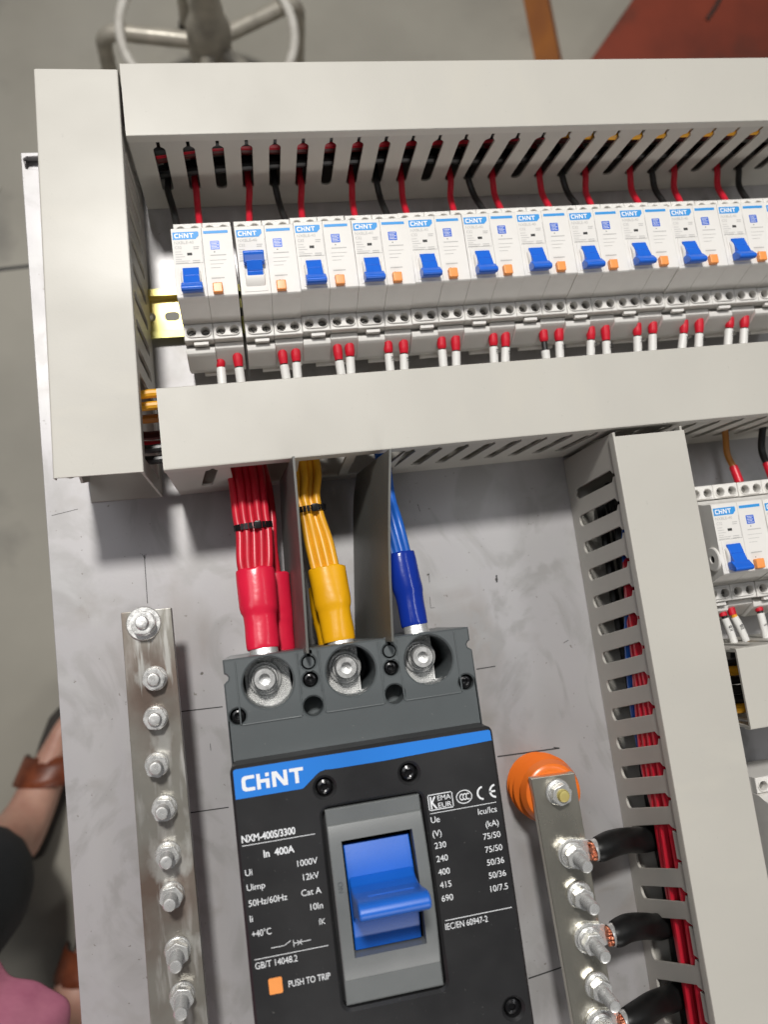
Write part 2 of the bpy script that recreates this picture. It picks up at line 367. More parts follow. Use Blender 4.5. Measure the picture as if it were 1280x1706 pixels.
for a, c, w in (((-29.5, -243.6), (-3.5, -244.4), .7), ((-31.5, -305.4), (-5.8, -306.0), .7), ((166.1, -244.1), (178.8, -243.9), .7),
                ((172.0, -302.5), (214.8, -303.6), .9), ((211.5, -302.6), (214.8, -303.6), .7), ((171.2, -441.0), (193.2, -438.7), .9), ((-43.1, -142.0), (-43.7, -173), .45),
                ((-82, -107.5), (-98, -110), .35), ((230, -235), (233.5, -233.6), .4), ((-13, -266), (-13, -270), .35), ((189.3, -183.5), (189, -187.5), 1.1),
                ((142.3, -176.0), (141.8, -182), .35), ((140.6, -192), (140.2, -199.5), .3), ((140.2, -199.5), (143, -199.6), .3),
                ((-44.2, -141.5), (-43, -144.5), .3), ((-42, -141.5), (-43, -144.5), .3), ((141, -128), (142, -133), .3)):
    b.stroke(a, c, w, 0.06)
b.obj('layout_mark', 'black_ink', t, smooth=0)

# ------------------------------------------------------------------ wire ducts
def slot_poly(c, w, z0, lean, zt=67.5, zn=73.6):
    """one slot in the duct's side: round foot, bottle neck on top; lean shifts its foot along the duct"""
    r = w / 2; f = lambda z: lean * (zn - z) / (zn - z0)
    p = [(c + f(z0 + r) + r * math.cos(a), z0 + r + r * math.sin(a)) for a in [math.pi + math.pi * i / 8 for i in range(9)]]
    return p + [(c + f(zt) + r, zt - 1.5), (c + f(zt) + r * .8, zt), (c + 1.0, zt + 1.6), (c + 1.0, zn), (c - 1.0, zn), (c - 1.0, zt + 1.6), (c + f(zt) - r * .8, zt), (c + f(zt) - r, zt - 1.5)]
def wide_slot(c0, c1, w, z0, l0, l1, zt=67.5, zn=73.6):
    a = slot_poly(c0, w, z0, l0); d = slot_poly(c1, w, z0, l1)
    return a[:4] + d[4:9] + d[9:13] + [(d[13][0] - 0.0, zn), (d[14][0], zt + 1.0), (c0 + 1.0, zt + 1.0)] + a[12:]
def duct(name, label, length, slots_a, slots_b, loc, rz, h=81.5, w=48, z0=22, cover0=0.0):
    """channel along local +x from 0 to length, width from y=0 down to -w; slots_a in the y=-w side, slots_b in the y=0 side"""
    t = thing(name, label, 'wire duct', loc, None, rz)
    b = MB(); g = 0.7; ht = h - 1.7
    b.box(0, length, -w + g + 1.6, -g - 1.6, 0.3, 2.2)
    b.plate([(0, .3), (length, .3), (length, ht), (0, ht)], [s for s in slots_a], -0.8, 0.8, ch=0.25, fr=lambda u, v, q: (u, -w + g + 0.8 - q, v))
    b.plate([(0, .3), (length, .3), (length, ht), (0, ht)], [s for s in slots_b], -0.8, 0.8, ch=0.25, fr=lambda u, v, q: (length - u, -g - 0.8 + q, v))
    b.obj('channel', 'duct_side', t)
    b = MB(); e = 1.3
    P = [(-w, h - 6.2), (-w, h - e), (-w + e * .3, h - e * .3), (-w + e, h), (-e, h), (-e * .3, h - e * .3), (0, h - e), (0, h - 6.2), (-0.6, h - 6.2), (-.6, h - 1.6), (-w + .6, h - 1.6), (-w + .6, h - 6.2)]
    b.prof(P, cover0, length, 'x')
    b.obj('cover', 'duct', t)
    return t
PT = 17.7
topS = [slot_poly(17.0 + PT * k, 7.2, 22, 0.0 if k < 12 else -4.5) for k in range(29)]
topB = [slot_poly(17.0 + PT * k, 7.2, 22, 0) for k in range(29)]
duct('wire_duct', 'beige slotted duct along the top edge, feeding red and black wires to the upper breakers', 541, topS, [], (-20.8, 145.2, 0), 0)  # far side left without slots so the inside stays dark
midS = [slot_poly(26 + 16.9 * k, 7, 22, -7.0) for k in range(30)]
wide = [(22.5, 24), (83, 24), (83, 70), (22.5, 70)]
midS = [s for k, s in enumerate(midS) if k not in (1, 2, 3, 4, 5, 6)] + [[(36, 14), (72, 14), (72, 70), (36, 70)], [(76, 14), (104, 14), (104, 70), (76, 70)], [(110, 14), (140, 14), (140, 70), (110, 70)]]
midB = [slot_poly(24 + 17.7 * k, 7, 22, 0) for k in range(29)]
duct('wire_duct', 'beige horizontal duct under the row of upper breakers, with white marked wires entering it', 537, midS, midB, (-16.9, -57.8, 0), 0)
# left duct: along local x = world -Y
LS = [slot_poly(12 + PT * k, 7, 18, 0) for k in range(14)]
LS2 = [s for k, s in enumerate(LS) if k < 10] + [[(184, 12), (236, 12), (236, 70), (184, 70)]]
L = math.hypot(245.7, 5.8)
lft = duct('wire_duct', 'short beige vertical duct at the left edge of the panel, its lower end open', L, [], [], (0, 0, 0), 0)
bpy.data.objects.remove(lft.children[0]) if lft.children[0].name.startswith('channel') else bpy.data.objects.remove(lft.children[1])
lft.location = Vector((-70.0, 141.6, 0)) * MM
lft.rotation_euler = (0, 0, -math.pi / 2 - math.atan2(5.3, 245.7))
# after that turn local -y points to world -x, so shift: rebuild cover mesh to span +y
for o in lft.children:
    for v in o.data.vertices: v.co.y += 48 * MM
b = MB(); w = 48; g = .7
b.box(-0, L, g + 1.6, w - g - 1.6, 0.3, 2.2)
b.plate([(0, .3), (L, .3), (L, 79.8), (0, 79.8)], LS2, -.8, .8, ch=.25, fr=lambda u, v, q: (u, w - g - .8 - q, v))
LSr = [slot_poly(12 + PT * k, 7, 18, 0) for k in range(13)]
b.plate([(0, .3), (L - 14, .3), (L - 9, 20), (L - 13, 26), (L - 6, 50), (L - 2, 79.8), (0, 79.8)], LSr, -.8, .8, ch=.25, fr=lambda u, v, q: (u, g + .8 - q, v))
b.obj('channel', 'duct_side', lft)
# right vertical duct: local x = world -Y; visible side is the left one
def lean(k): return 2.0 + 1.15 * k
def rk(k): return 133 - 111 + PT * k
RS = []
k = 0
while k < 24:
    if k in (12, 15, 17, 20):
        RS.append(wide_slot(rk(k), rk(k + 1), 7.4, 12, lean(k), lean(k + 1))); k += 2
    else:
        RS.append(slot_poly(rk(k), 7.8, 11.5, lean(k), 69.2, 74.8)); k += 1
RL = 455
rd = duct('wire_duct', 'tall beige vertical duct right of the large breaker, red wires showing through its slots', RL, [], [], (0, 0, 0), 0, cover0=0)
bpy.data.objects.remove([o for o in rd.children if o.name.startswith('channel')][0])
rd.location = Vector((250.4, -111, 0)) * MM; rd.rotation_euler = (0, 0, -math.pi / 2)
for o in rd.children:
    for v in o.data.vertices: v.co.y += 48 * MM
b = MB()
b.box(0, RL, g + 1.6, w - g - 1.6, 0.3, 2.2)
b.plate([(-3, .3), (RL, .3), (RL, 79.8), (-3, 79.8)], RS, -.8, .8, ch=.25, fr=lambda u, v, q: (u, g + .8 - q, v))
b.plate([(-3, .3), (RL, .3), (RL, 79.8), (-3, 79.8)], [slot_poly(rk(k), 7.4, 12, 0) for k in range(24)], -.8, .8, ch=.25, fr=lambda u, v, q: (u, w - g - .8 + q, v))
b.obj('channel', 'duct_side', rd)
sS = [slot_poly(10 + PT * k, 7, 18, 0) for k in range(11)]
duct('wire_duct', 'beige horizontal duct at the right edge between the two lower breaker rows', 205, sS, sS, (304.8, -247, 0), 0)

# ------------------------------------------------------------------ mounting rails
def rail(label, x0, x1, yc):
    t = thing('mounting_rail', label, 'rail', (x0, yc, 0))
    b = MB(); l = x1 - x0
    P = [(-17.5, 7.5), (-17.5, 6.4), (-13.5, 6.4), (-13.5, 0.1), (13.5, 0.1), (13.5, 6.4), (17.5, 6.4), (17.5, 7.5), (12.4, 7.5), (12.4, 1.3), (-12.4, 1.3), (-12.4, 7.5)]
    b.prof(P, 0, l, 'x', b=0.15, seg=1)
    b.obj('rail_profile', 'brass', t)
    b = MB()
    for k in range(int(l / 16)):
        c = 6 + 16 * k; b.prof(rrect(c - 5, c + 5, -3.1, 3.1, 3.0), 1.4, 1.55, 'z')
    b.obj('rail_slot', 'slotgrey', t)
    b = MB(); b.lathe([(3.4, 0), (3.2, 1.3), (2.2, 2.0), (0, 2.2)], (6.5, 0, 1.6), n=16); b.obj('screw', 'zinc', t)
rail('yellow zinc mounting rail under the upper row of breakers', -33, 470, 18.6)
rail('yellow zinc mounting rail under the middle breaker row at the right edge', 305, 470, -187)

# ------------------------------------------------------------------ small breakers
SIDE = [(-17, 8), (-17, 41), (-6.3, 41), (-6.3, 46.5), (-5.2, 52), (-3.2, 58), (-0.8, 65), (-0.2, 68.8), (0.6, 70), (44.2, 70), (45, 69), (45.6, 62), (47.5, 54), (49.5, 49), (50.2, 43), (60, 43), (60, 8)]
def breaker(up=False):
    t = thing('circuit_breaker', 'x', 'circuit breaker', group='small circuit breakers on the rails')
    b = MB()
    for x0, x1, ex in ((0.08, 17.96, 0.0), (18.02, 35.92, -3.0)):
        b.prof(SIDE, x0, x1, 'x', b=0.3, seg=2)
        # terminal collars with two screw wells each, front and back
        for y0, y1, zb, zt in ((-17.0, -6.4, 41.0, 46.0), (50.4, 60.0, 43.0, 48.0)):
            c = (x0 + x1) / 2; yc = (y0 + y1) / 2 - (0 if y0 < 0 else 0.5)
            hs = [circ(c - 4.3, yc, 2.9, 18), circ(c + 4.3, yc, 2.9, 18)]
            b.plate([(x0 + .1, y0 + .1), (x1 - .1, y0 + .1), (x1 - .1, y1), (x0 + .1, y1)], hs, zb, zt, ch=0.4, back=False)
            b.plate(rrect(c - 7.9, c + 7.9, yc - 3.6, yc + 3.6, 3.5, 6), [circ(c - 4.3, yc, 2.9, 18), circ(c + 4.3, yc, 2.9, 18)], zt + .02, zt + 0.9, ch=0.3, back=False)
        # stepped terminal cover below
        P = [(-17.1, 36), (-18.6 - ex * 0, 38.6), (-20.2 - ex, 40.2), (-23.0 - ex * .8, 39.6), (-24.2 - ex * .8, 37.8), (-29.6 - ex * .6, 27), (-27.5, 16), (-22, 9), (-17.1, 9)]
        b.prof(P, x0 + .05, x1 - .05, 'x', b=0.4, seg=2)
    b.box(5.5, 14.5, -19.4, -17.0, 41.0, 44.2, .3)
    b.box(9, 34, -29.5, -24.5, 14, 18, .3)
    b.box(2.2, 16.2, 2.2, 21.0, 69.9, 70.35, .15)           # frame round the toggle
    b.lathe([(2.2, 0), (7.6, 0.02), (8.2, 0.6), (8.2, 11.2), (7.6, 11.8), (0.5, 11.8)], (3.4, 11.2, 64.6), 'x', 36)   # toggle drum
    b.obj('housing', 'white', t)
    b = MB()
    neck = [(18.6, 70.3), (18.4, 71.4), (12.6, 73.6), (12.3, 73.3), (12.0, 73.9), (6.6, 76.0), (5.5, 72), (9, 70)]
    lev = [(7.6, 75.0), (4.0, 78.4), (2.8, 79.0), (1.6, 78.4), (1.0, 76.8), (2.6, 71.0), (7.4, 70.6)]
    base = [(18.6, 66), (18.6, 70.6), (12, 73.2), (7, 72.6), (5, 70.8), (5, 66)]
    if up:
        q = lambda P: [(26.0 - y, z) for y, z in P][::-1]
        neck, lev, base = q(neck), q(lev), q(base)
    b.prof(neck, 4.9, 14.3, 'x', b=.25); b.prof(base, 5.1, 14.1, 'x', b=.2)
    b.prof(lev, 3.4, 15.8, 'x', b=.6, seg=3)
    b.obj('toggle', 'blue', t)
    b = MB(); b.box(21.4, 27.2, 1.2, 7.4, 69.9, 73.4, .7, 3); b.obj('test_button', 'orange', t)
    b = MB(); b.add([(x, y, 70.1) for x, y in ((0.9, 37.2), (14.2, 37.2), (16.2, 39.4), (16.2, 41.6), (15.8, 42), (0.9, 42))], [(0, 1, 2, 3, 4, 5)])
    np_ = b.obj('nameplate', 'cyan', t, smooth=0)
    b = MB(); logo(b, 1.9, 38.1, 11.2, 3.0, 70.16); b.obj('lettering', 'whiteink', np_, smooth=0)
    b = MB(); b.add([(x, y, 70.1) for x, y in ((19, 40.2), (33.6, 40.2), (33.6, 42), (19, 42))], [(0, 1, 2, 3)]); b.obj('colour_stripe', 'cyan', t, smooth=0)
    b = MB(); b.prof(rrect(22.4, 27.9, 29.8, 35.4, .4), 69.9, 70.14, 'z'); sp = b.obj('symbol_panel', 'blueprint', t)
    b = MB()
    for k in range(5): b.stroke((23.2, 30.7 + .95 * k), (27.1 - (k % 2) * .9, 30.7 + .95 * k), .28, 70.2)
    b.obj('lettering', 'whiteink', sp, smooth=0)
    b = MB(); b.box(8.4, 11.3, 26.9, 28.5, 69.95, 70.15); b.obj('indicator_window', 'black_ink', t)
    b = MB()
    b.text('NXBLE-40', 1.4, 34.3, 70.12, 1.9, 11.5); b.text('C32', 1.5, 31.3, 70.12, 1.8); 
    for q in range(4): b.stroke((1.6, 29.4 - 1.6 * q), (4.8 + (q * 7 % 3), 29.4 - 1.6 * q), .3, 70.12)
    for q in range(2): b.stroke((1.6, 23.4 - 1.1 * q), (9.5 - q, 23.4 - 1.1 * q), .3, 70.12)
    b.stroke((12.6, 32.2), (15.6, 32.2), .5, 70.12); b.stroke((12.6, 31.0), (15.2, 31.0), .5, 70.12)
    for q in range(2): b.stroke((11.4, 23.4 - 1.2 * q), (15.2, 23.4 - 1.2 * q), .5, 70.12)
    for q in range(3): b.stroke((21.5, 23 - 2.4 * q), (31 - 2 * q, 23 - 2.4 * q), .28, 70.12)
    b.stroke((21.5, 11.6), (28.5, 11.6), .7, 70.12); b.stroke((22.2, 26.2), (31, 26.2), .6, 70.12)
    b.obj('printed_text', 'greyink', t, smooth=0)
    b = MB(); b.lathe([(.42, 0), (.42, .02)], (24.6, 28.3, 70.12), n=8); b.lathe([(.42, 0), (.42, .02)], (23.8, 8.6, 70.12), n=8)
    for q in ((17.4, 22.4, 17.4, 36),): b.stroke(q[:2], q[2:], .12, 70.12)
    b.stroke((1, 21.8), (17.4, 21.8), .14, 70.12)
    b.obj('arrow_mark', 'greyink2', t, smooth=0)
    for (xc, yc, z) in [(x, y, z) for x in (4.7, 13.3, 22.7, 31.3) for y, z in ((-11.7, 41.1), (54.7, 43.1))]:
        b = MB(); b.lathe([(2.6, 0), (2.6, .7), (2.2, 1.1), (0, 1.2)], (xc, yc, z), n=16)
        b.m = 1; a = random.random() * 3; b.stroke((xc - 1.9 * math.cos(a), yc - 1.9 * math.sin(a)), (xc + 1.9 * math.cos(a), yc + 1.9 * math.sin(a)), .6, z + 1.25)
        b.obj('terminal_screw', ['screw_dark', 'black_ink'], t)
    return t
ordn = ['first', 'second', 'third', 'fourth', 'fifth', 'sixth', 'seventh', 'eighth', 'ninth', 'tenth', 'eleventh', 'twelfth']
bk = breaker(False); bku = breaker(True)
def bx_(i): return 36.0 * i + (-1.4 if i == 0 else 0.4 - 0.1 * i)
def by_(i): return (-0.9, -0.6, .3, .2, .3, .5, .6, .5, .6, .2, 0.0, 0)[i]
bk.location = Vector((bx_(0), by_(0), 0)) * MM
bk['label'] = 'white breaker at the left end of the upper row, beside the bare yellow rail'
bku.location = Vector((bx_(1), by_(1), 0)) * MM
bku['label'] = 'white breaker with its blue toggle pushed up, second in the upper row'
for i in range(2, 12):
    copy_thing(bk, (bx_(i), by_(i), 0), 'white breaker with lowered blue toggle, %s from the left in the upper row' % ordn[i] if i < 11 else
               'white breaker cut off by the right edge of the photo in the upper row')
copy_thing(bk, (313.6, -203.3, 0), 'white breaker right of the tall vertical duct, brown wire in its top')
copy_thing(bk, (349.8, -203.3, 0), 'white breaker at the right photo edge below the horizontal duct')
copy_thing(bk, (322.3, -391.5, 0), 'white breaker of the lowest row, only its top terminals showing beside the tall duct')

for o in [q for q in C.objects if q.get('category') == 'circuit breaker' and q.name.startswith('circuit_breaker')]:
    o.rotation_euler = (random.uniform(-.006, .006), 0, random.uniform(-.006, .006)); o.location.z += random.uniform(-.2, .3) * MM
hubt = [o for o in C.objects if o.get('label', '').startswith('white breaker right of the tall')][0]
b = MB(); b.lathe([(2.2, 0), (2.2, -1.0), (2.6, -1.3), (7.0, -1.3), (7.6, -.8), (7.6, .3)], (0, 10.5, 62.5), 'x', 32); b.obj('toggle_hub', 'white', hubt)
b = MB(); b.lathe([(2.3, 0), (0, .05)], (-.6, 10.5, 62.5), 'x', 16); b.obj('hub_hole', 'dark', hubt)

# ------------------------------------------------------------------ wires above the upper row
colr = 'BRRBRRBRRBRRBRRBRRB'
slotidx = [0, 1, 3, 4, 5, 7, 8, 9, 11, 12, 13, 15, 16, 17, 19, 20, 21, 23, 24]
ends = [0.4, 14.6, 46.9, 71.0, 82.0, 117.9, 140.8, 154.1, 187.5, 210.1, 222.0, 258.1, 279.9, 289.6, 326.4, 346.4, 358.8, 395.2, 412.8]
nth = {'R': 0, 'B': 0}
tot = {'R': colr.count('R'), 'B': colr.count('B')}
def place_word(i, n): return ordn[i] if i < 12 else {12: 'thirteenth'}[i]
for c, k, xe in zip(colr, slotidx, ends):
    xs = -3.8 + PT * k + (0 if k < 12 else -4.0)
    j = random.uniform(-1.2, 1.2)
    t = thing('connection_wire', '%s wire from the top duct into the breakers, %s %s wire from the left' % (('red', place_word(nth['R'], 0), 'red') if c == 'R' else ('black', place_word(nth['B'], 0), 'black')), 'wire', (xs, 110, 28), 'wires from the top duct to the upper breakers')
    nth[c] += 1
    b = MB(); b.tube([(1, 20, -6), (0.5, 4, -4), (0.2, -8, -2.5), (0.2 + j * .3, -14.5, -3.0), ((xe - xs) * .45, -26, -3.5), ((xe - xs) * .85, -40, 3.2), (xe - xs, -46, 6), (xe - xs, -54, 8)], 2.25, n=12)
    b.obj('insulation', 'red' if c == 'R' else 'blackw', t)
    b = MB(); b.tube([(xe - xs, -48, 6.6), (xe - xs, -56, 8.4)], 1.6, n=10); b.obj('ferrule', 'zinc', t)

# ------------------------------------------------------------------ marked wires below the upper row
fx = [18.7, 29.8, 58.6, 67.3, 94.7, 102.8, 128.7, 139.2, 165.4, 175.2, 201.7, 210.5, 237.8, 249.1, 272.7, 283.4, 307.5, 319.4, 343.6, 355.2, 379.4, 391.2]
ex_ = [17.1, 30.1, 58.2, 65.5, 95.3, 101.2, 126.0, 136.1, 161.6, 171.1, 197.5, 205.4, 235.0, 244.5, 267.3, 280.1, 301.6, 312.4, 335.4, 349.2, 370.4, 383.0]
ex_ = [e + 2.0 if i > 5 else e + 1 for i, e in enumerate(ex_)]
marks = ['', '', '', '', '', '', 'K1', 'V1', '', '', 'K7', 'V1', '', 'X1', 'K3', 'V3', 'N', '', 'K0', 'V0', 'K1', 'X1']
for i, (a, e) in enumerate(zip(fx, ex_)):
    side = 'left' if i % 2 == 0 else 'right'
    t = thing('marked_wire', '%s white sleeved wire with red ferrule under the %s upper breaker from the left' % (side, ordn[i // 2]), 'wire', (a, -27, 32), 'white marked wires under the upper breakers')
    dx = e - a; j = random.uniform(-.8, .8); dz = -3 if i == 0 else 0
    yo = random.uniform(-1.6, 1.2); a += 0; sx_ = random.uniform(-1.3, 1.3)
    p0 = (0, 5, 1 + dz); p1 = (dx * .1, -0.6, 0.3 + dz); p2 = (dx * .2 + sx_ * .15, -3.6 + yo, -0.1 + dz); p3 = (dx * .8 + sx_ * .6, -20, -1.5); p4 = (dx, -31, 0.5); p5 = (dx + j, -42, 4); p6 = (dx + j + 14, -52, 8)
    b = MB(); b.tube([p2, p3, p4, p5, p6], 2.0, n=10); b.obj('insulation', 'blackw', t)
    b = MB(); b.tube([p0, p1, p2], [3.3, 3.2, 2.75] if i % 2 else [3.1, 3.1, 2.6], n=16); b.obj('ferrule', 'ferrule', t)
    st = 0.38 if i == 12 else 0.06
    q = Vector(p2).lerp(Vector(p3), st)
    b = MB(); b.tube([tuple(q), p3, p4, p5], 2.95, n=16); ms = b.obj('marker_sleeve', 'sleeve', t)
    if marks[i]:
        b = MB(); d = (Vector(p4) - Vector(p3)); ang = math.atan2(d.y, d.x)
        m = Vector(p2).lerp(Vector(p3), 0.22)
        b.text(marks[i], m.x - 0.2 + 1.0, m.y + 0.3, m.z + 3.1, 2.6, rot=ang, bold=False); b.obj('lettering', 'black_ink', ms, smooth=0)

# ------------------------------------------------------------------ large moulded case breaker
T = thing('power_breaker', 'large black and grey moulded case breaker with a big blue handle', 'circuit breaker', (73.9, -340, 0))
def O_(b): b.T = Matrix.Translation((-73.9, 340, 0)); return b
b = O_(MB()); zt = 81.3
outer = [(4.7, -213), (4.7, -220.5), (6.0, -221.2), (6.9, -222.6), (6.6, -224.2), (5.2, -225.2), (4.2, -226), (4.2, -470), (143.6, -470), (143.6, -226), (142.6, -225.2), (141.2, -224.2), (140.9, -222.6), (141.8, -221.2), (143.1, -220.5), (143.1, -213)]
tx = (27.8, 73.5, 117.8); ty = -228.2
bx = (50.7, 96.2)
holes = [circ(x, ty, 13.8, 48) for x in tx]; dep = [46] * 3
for x in bx:
    holes += [circ(x, -229.8, 4.3, 24), circ(x, -244.2, 5.4, 28)]; dep += [7, 16]
    holes += [[(x - 1.5, -213.4), (x - 1.5, -217.2)] + circ(x, -220.4, 4.0, 22, math.radians(112), math.radians(428)) + [(x + 1.5, -217.2), (x + 1.5, -213.4)]]; dep += [9]
for x, y in ((7.9 + 2, -243.8), (137.6, -243.4)): holes += [circ(x, y, 4.4, 24)]; dep += [7]
b.plate(outer, holes, 3, zt, ch=0.9, depths=dep, floors=[True] * len(holes), back=False)
for i, x in enumerate(tx):   # raised rims round each terminal well
    for xx in (x - 16.6, x + 16.6): b.box(xx - .45, xx + .45, -248.3, -214.2, zt - .5, zt + .5, .3)
    b.box(x - 16.1, x + 16.1, -248.9, -248.0, zt - .5, zt + .45, .3)
for x in bx:
    for xx in (x - 5.4, x + 5.4): b.box(xx - .35, xx + .35, -236.5, -214.2, zt - .5, zt + .55, .25)
    b.lathe([(3.2, -6), (3.2, -.3), (2.9, 0), (0, 0)], (x, -220.4, zt), n=24)
for x, y, s_ in ((27.0, -256.5, '1'), (72.0, -257.0, '3'), (120.4, -255.4, '5')):
    b.text(s_, x, y, zt, 4.6, align='c', extr=0.12)
b.obj('housing', 'greyhousing', T)
for x in tx:
    t2 = O_(MB()); ex2 = {27.8: 12.6, 73.5: 6.6, 117.8: 6.4}[x]; t2.box(x - 13.0, x + ex2, -246, -214.5, 59.4, 62.4, .4)
    gx = [x - 12.4 + 1.15 * q for q in range(22) if x - 12.4 + 1.15 * q < x + ex2 - .6]; gy = [-245.4 + 1.15 * q for q in range(27)]
    for xx in gx:
        for yy in gy:
            h_ = .45; t2.add([(xx - .5, yy - .5, 62.35), (xx + .5, yy - .5, 62.35), (xx + .5, yy + .5, 62.35), (xx - .5, yy + .5, 62.35), (xx, yy, 62.4 + h_)], [(0, 1, 4), (1, 2, 4), (2, 3, 4), (3, 0, 4)])
    pl = t2.obj('terminal_plate', 'knurl', T, smooth=20)
    t2 = O_(MB()); t2.lathe([(9.4, 0), (9.4, 1.4), (8.8, 1.8), (5, 1.8)], (x - 1.8, -226.6, 62.9), n=36)
    t2.lathe([(7.6, 1.8), (7.8, 2.6), (7.3, 3.9), (5, 4.0)], (x - 1.8, -226.6, 62.9), n=36); t2.obj('washer', 'zinc', pl)
    t2 = O_(MB()); t2.lathe([(6.1, 3.6), (6.4, 4.3), (6.4, 10.6), (5.7, 11.6), (3.2, 11.6), (3.1, 8.2), (0, 7.6)], (x - 1.8, -226.6, 62.9), n=32); t2.obj('bolt', 'zinc', pl)
for x, y, r in [(bx[0], -229.8, 3.9), (bx[1], -229.8, 3.9), (9.9, -243.8, 4.0), (137.6, -243.4, 4.0)]:
    t2 = O_(MB()); t2.lathe([(r, 0), (r, 2.6), (r - .7, 3.6), (r - 1.8, 3.9), (1.4, 3.5), (1.2, 2.4), (0, 2.2)], (x, y, zt - 7), n=22); t2.obj('screw', 'blackscrew', T)
# black front cover
b = O_(MB()); zc = 98.0
cov = rrect(3.9, 143.9, -472, -266.2, 3.5, 6)
swell = [circ(50.9, -283.9, 4.9, 26), circ(95.8, -283.7, 4.9, 26), circ(133.9, -407.2, 4.9, 26), circ(14.5, -407.2, 4.9, 26)]
win = rrect(48.0, 101.2, -391.0, -294.0, 4.0, 5)
b.plate(cov, swell + [win], zt + .4, zc, ch=1.4, depths=[5] * 4 + [7], floors=[True] * 5, back=False)
cv = b.obj('front_cover', 'blackcover', T)
for x, y in ((50.9, -283.9), (95.8, -283.7), (133.9, -407.2), (14.5, -407.2)):
    t2 = O_(MB()); t2.lathe([(4.4, 0), (4.4, 1.6), (3.6, 3.0), (2.4, 3.5), (1.7, 3.2), (1.5, 1.8), (0, 1.6)], (x, y, zc - 5), n=24); t2.obj('screw', 'blackscrew', T)
# blue band with the maker's mark
b = O_(MB())
poly = [(5.6, -268.6), (6.6, -267.9), (141.6, -268.2), (142.5, -268.9), (142.6, -273.9), (83.2, -275.4), (56.0, -275.3), (52.3, -275.0), (49.3, -275.6), (47.1, -277.0), (40.4, -282.2), (39.2, -282.6), (5.6, -282.6)]
tr = tessellate_polygon([[Vector((p[0], p[1], 0)) for p in poly]])
b.prof(poly, zc - .2, zc + 0.25, 'z'); bb = b.obj('brand_band', 'blueband' if 'blueband' in M else 'cyan', T, smooth=0)
b = O_(MB()); logo(b, 9.3, -279.4, 31.6, 7.6, zc + .32); b.obj('lettering', 'whiteink', bb, smooth=0)
# printing
b = O_(MB()); z = zc + .08
def tl(s, x, y, h=3.3, w_=None, al='l', bold=False): b.text(s, x, y, z, h, w_, al, 0, bold)
tl('NXM-400S/3300', 6.5, -303.9, 3.6, 27.1, bold=True)
tl('In  400A', 16.6, -312.6, 3.6, 15.5, bold=True)
for s_, x, y in (('1000V', 43.1, -319.9), ('12kV', 43, -326.9), ('Cat A', 43.3, -334.3), ('10In', 43.3, -341.6)): tl(s_, x, y, 3.2, None, 'r')
for s_, x, y in (('Ui', 6.6, -319.9), ('Uimp', 6.7, -327), ('50Hz/60Hz', 6.8, -334.5), ('Ii', 6.7, -341.7)): tl(s_, x, y, 3.2)
tl('+40°C', 6.9, -349, 3.2, 9.6); tl('GB/T 14048.2', 7, -363.9, 3.2, 20.9); tl('PUSH TO TRIP', 22.2, -375.1, 3.2, 20.9)
for p, q, w_ in (((6.5, -305.4), (43.2, -305.6), .3), ((7.1, -359.4), (43.6, -359.5), .3), 
                 ((15.7, -355.5), (22.2, -355.5), .3), ((22.2, -355.5), (25.3, -353.9), .3), ((26.8, -353.9), (26.8, -356.9), .3), ((26.8, -355.4), (35.2, -355.3), .3),
                 ((28.8, -354.4), (30.8, -356.4), .3), ((28.8, -356.4), (30.8, -354.4), .3),
                 ((40.7, -349.1), (40.7, -346.4), .3), ((40.7, -346.5), (41.7, -346.5), .3), ((41.7, -346.5), (41.7, -349.1), .3), ((43.3, -346.6), (41.9, -347.7), .3), ((41.9, -347.7), (43.3, -349.1), .3)): b.stroke(p, q, w_, z)
b.obj('rating_text', 'whiteink', cv, smooth=0)
b = O_(MB())
# approval marks
for p, q in (((104, -304.2), (104, -296.5)), ((104, -296.5), (117, -296.5)), ((117, -296.5), (117, -304.2)), ((117, -304.2), (104, -304.2))): b.stroke(p, q, .45, z)
b.stroke((104.1, -305.8), (140.2, -305.7), .3, z); b.stroke((104.7, -359), (140.4, -358.9), .35, z)
b.text('K', 104.9, -303.5, z, 6.2, 3.6, 'l', 0, True); b.text('EMA', 109, -299.9, z, 2.7, 7.2); b.text('EUR', 109, -303.6, z, 2.7, 7.2)
ring = circ(0, 0, 1, 40)
b.add([(123.4 + 4.4 * x, -300.2 + 3.5 * y, z) for x, y in ring] + [(123.4 + 3.95 * x, -300.2 + 3.05 * y, z) for x, y in ring], [(i, (i + 1) % 40, 40 + (i + 1) % 40, 40 + i) for i in range(40)])
def arc(x, y, r, w_, a0, a1, n=16, sx=1.0):
    A = [math.radians(a0 + (a1 - a0) * i / n) for i in range(n + 1)]
    b.add([(x + (r + w_ / 2) * math.cos(a) * sx, y + (r + w_ / 2) * math.sin(a), z) for a in A] + [(x + (r - w_ / 2) * math.cos(a) * sx, y + (r - w_ / 2) * math.sin(a), z) for a in A], [(i, i + 1, n + 2 + i, n + 1 + i) for i in range(n)])
for x in (121.9, 123.6, 125.3): arc(x + .3, -300.2, 1.45, .55, 55, 305, sx=.8)
arc(134.0, -299.9, 3.1, .95, 95, 265); arc(140.9, -299.9, 3.1, .95, 95, 265); b.stroke((137.9, -299.9), (140.2, -299.9), .9, z)
tl('Icu/Ics', 140, -310.5, 3.2, None, 'r'); tl('Ue', 104, -310.5, 3.2); tl('(V)', 103.9, -317.4, 3.2); tl('(kA)', 140, -317.4, 3.2, None, 'r')
for s_, y in (('230', -323.5), ('240', -330.1), ('400', -336.7), ('415', -343.1), ('690', -349.7)): tl(s_, 104.2, y, 3.2)
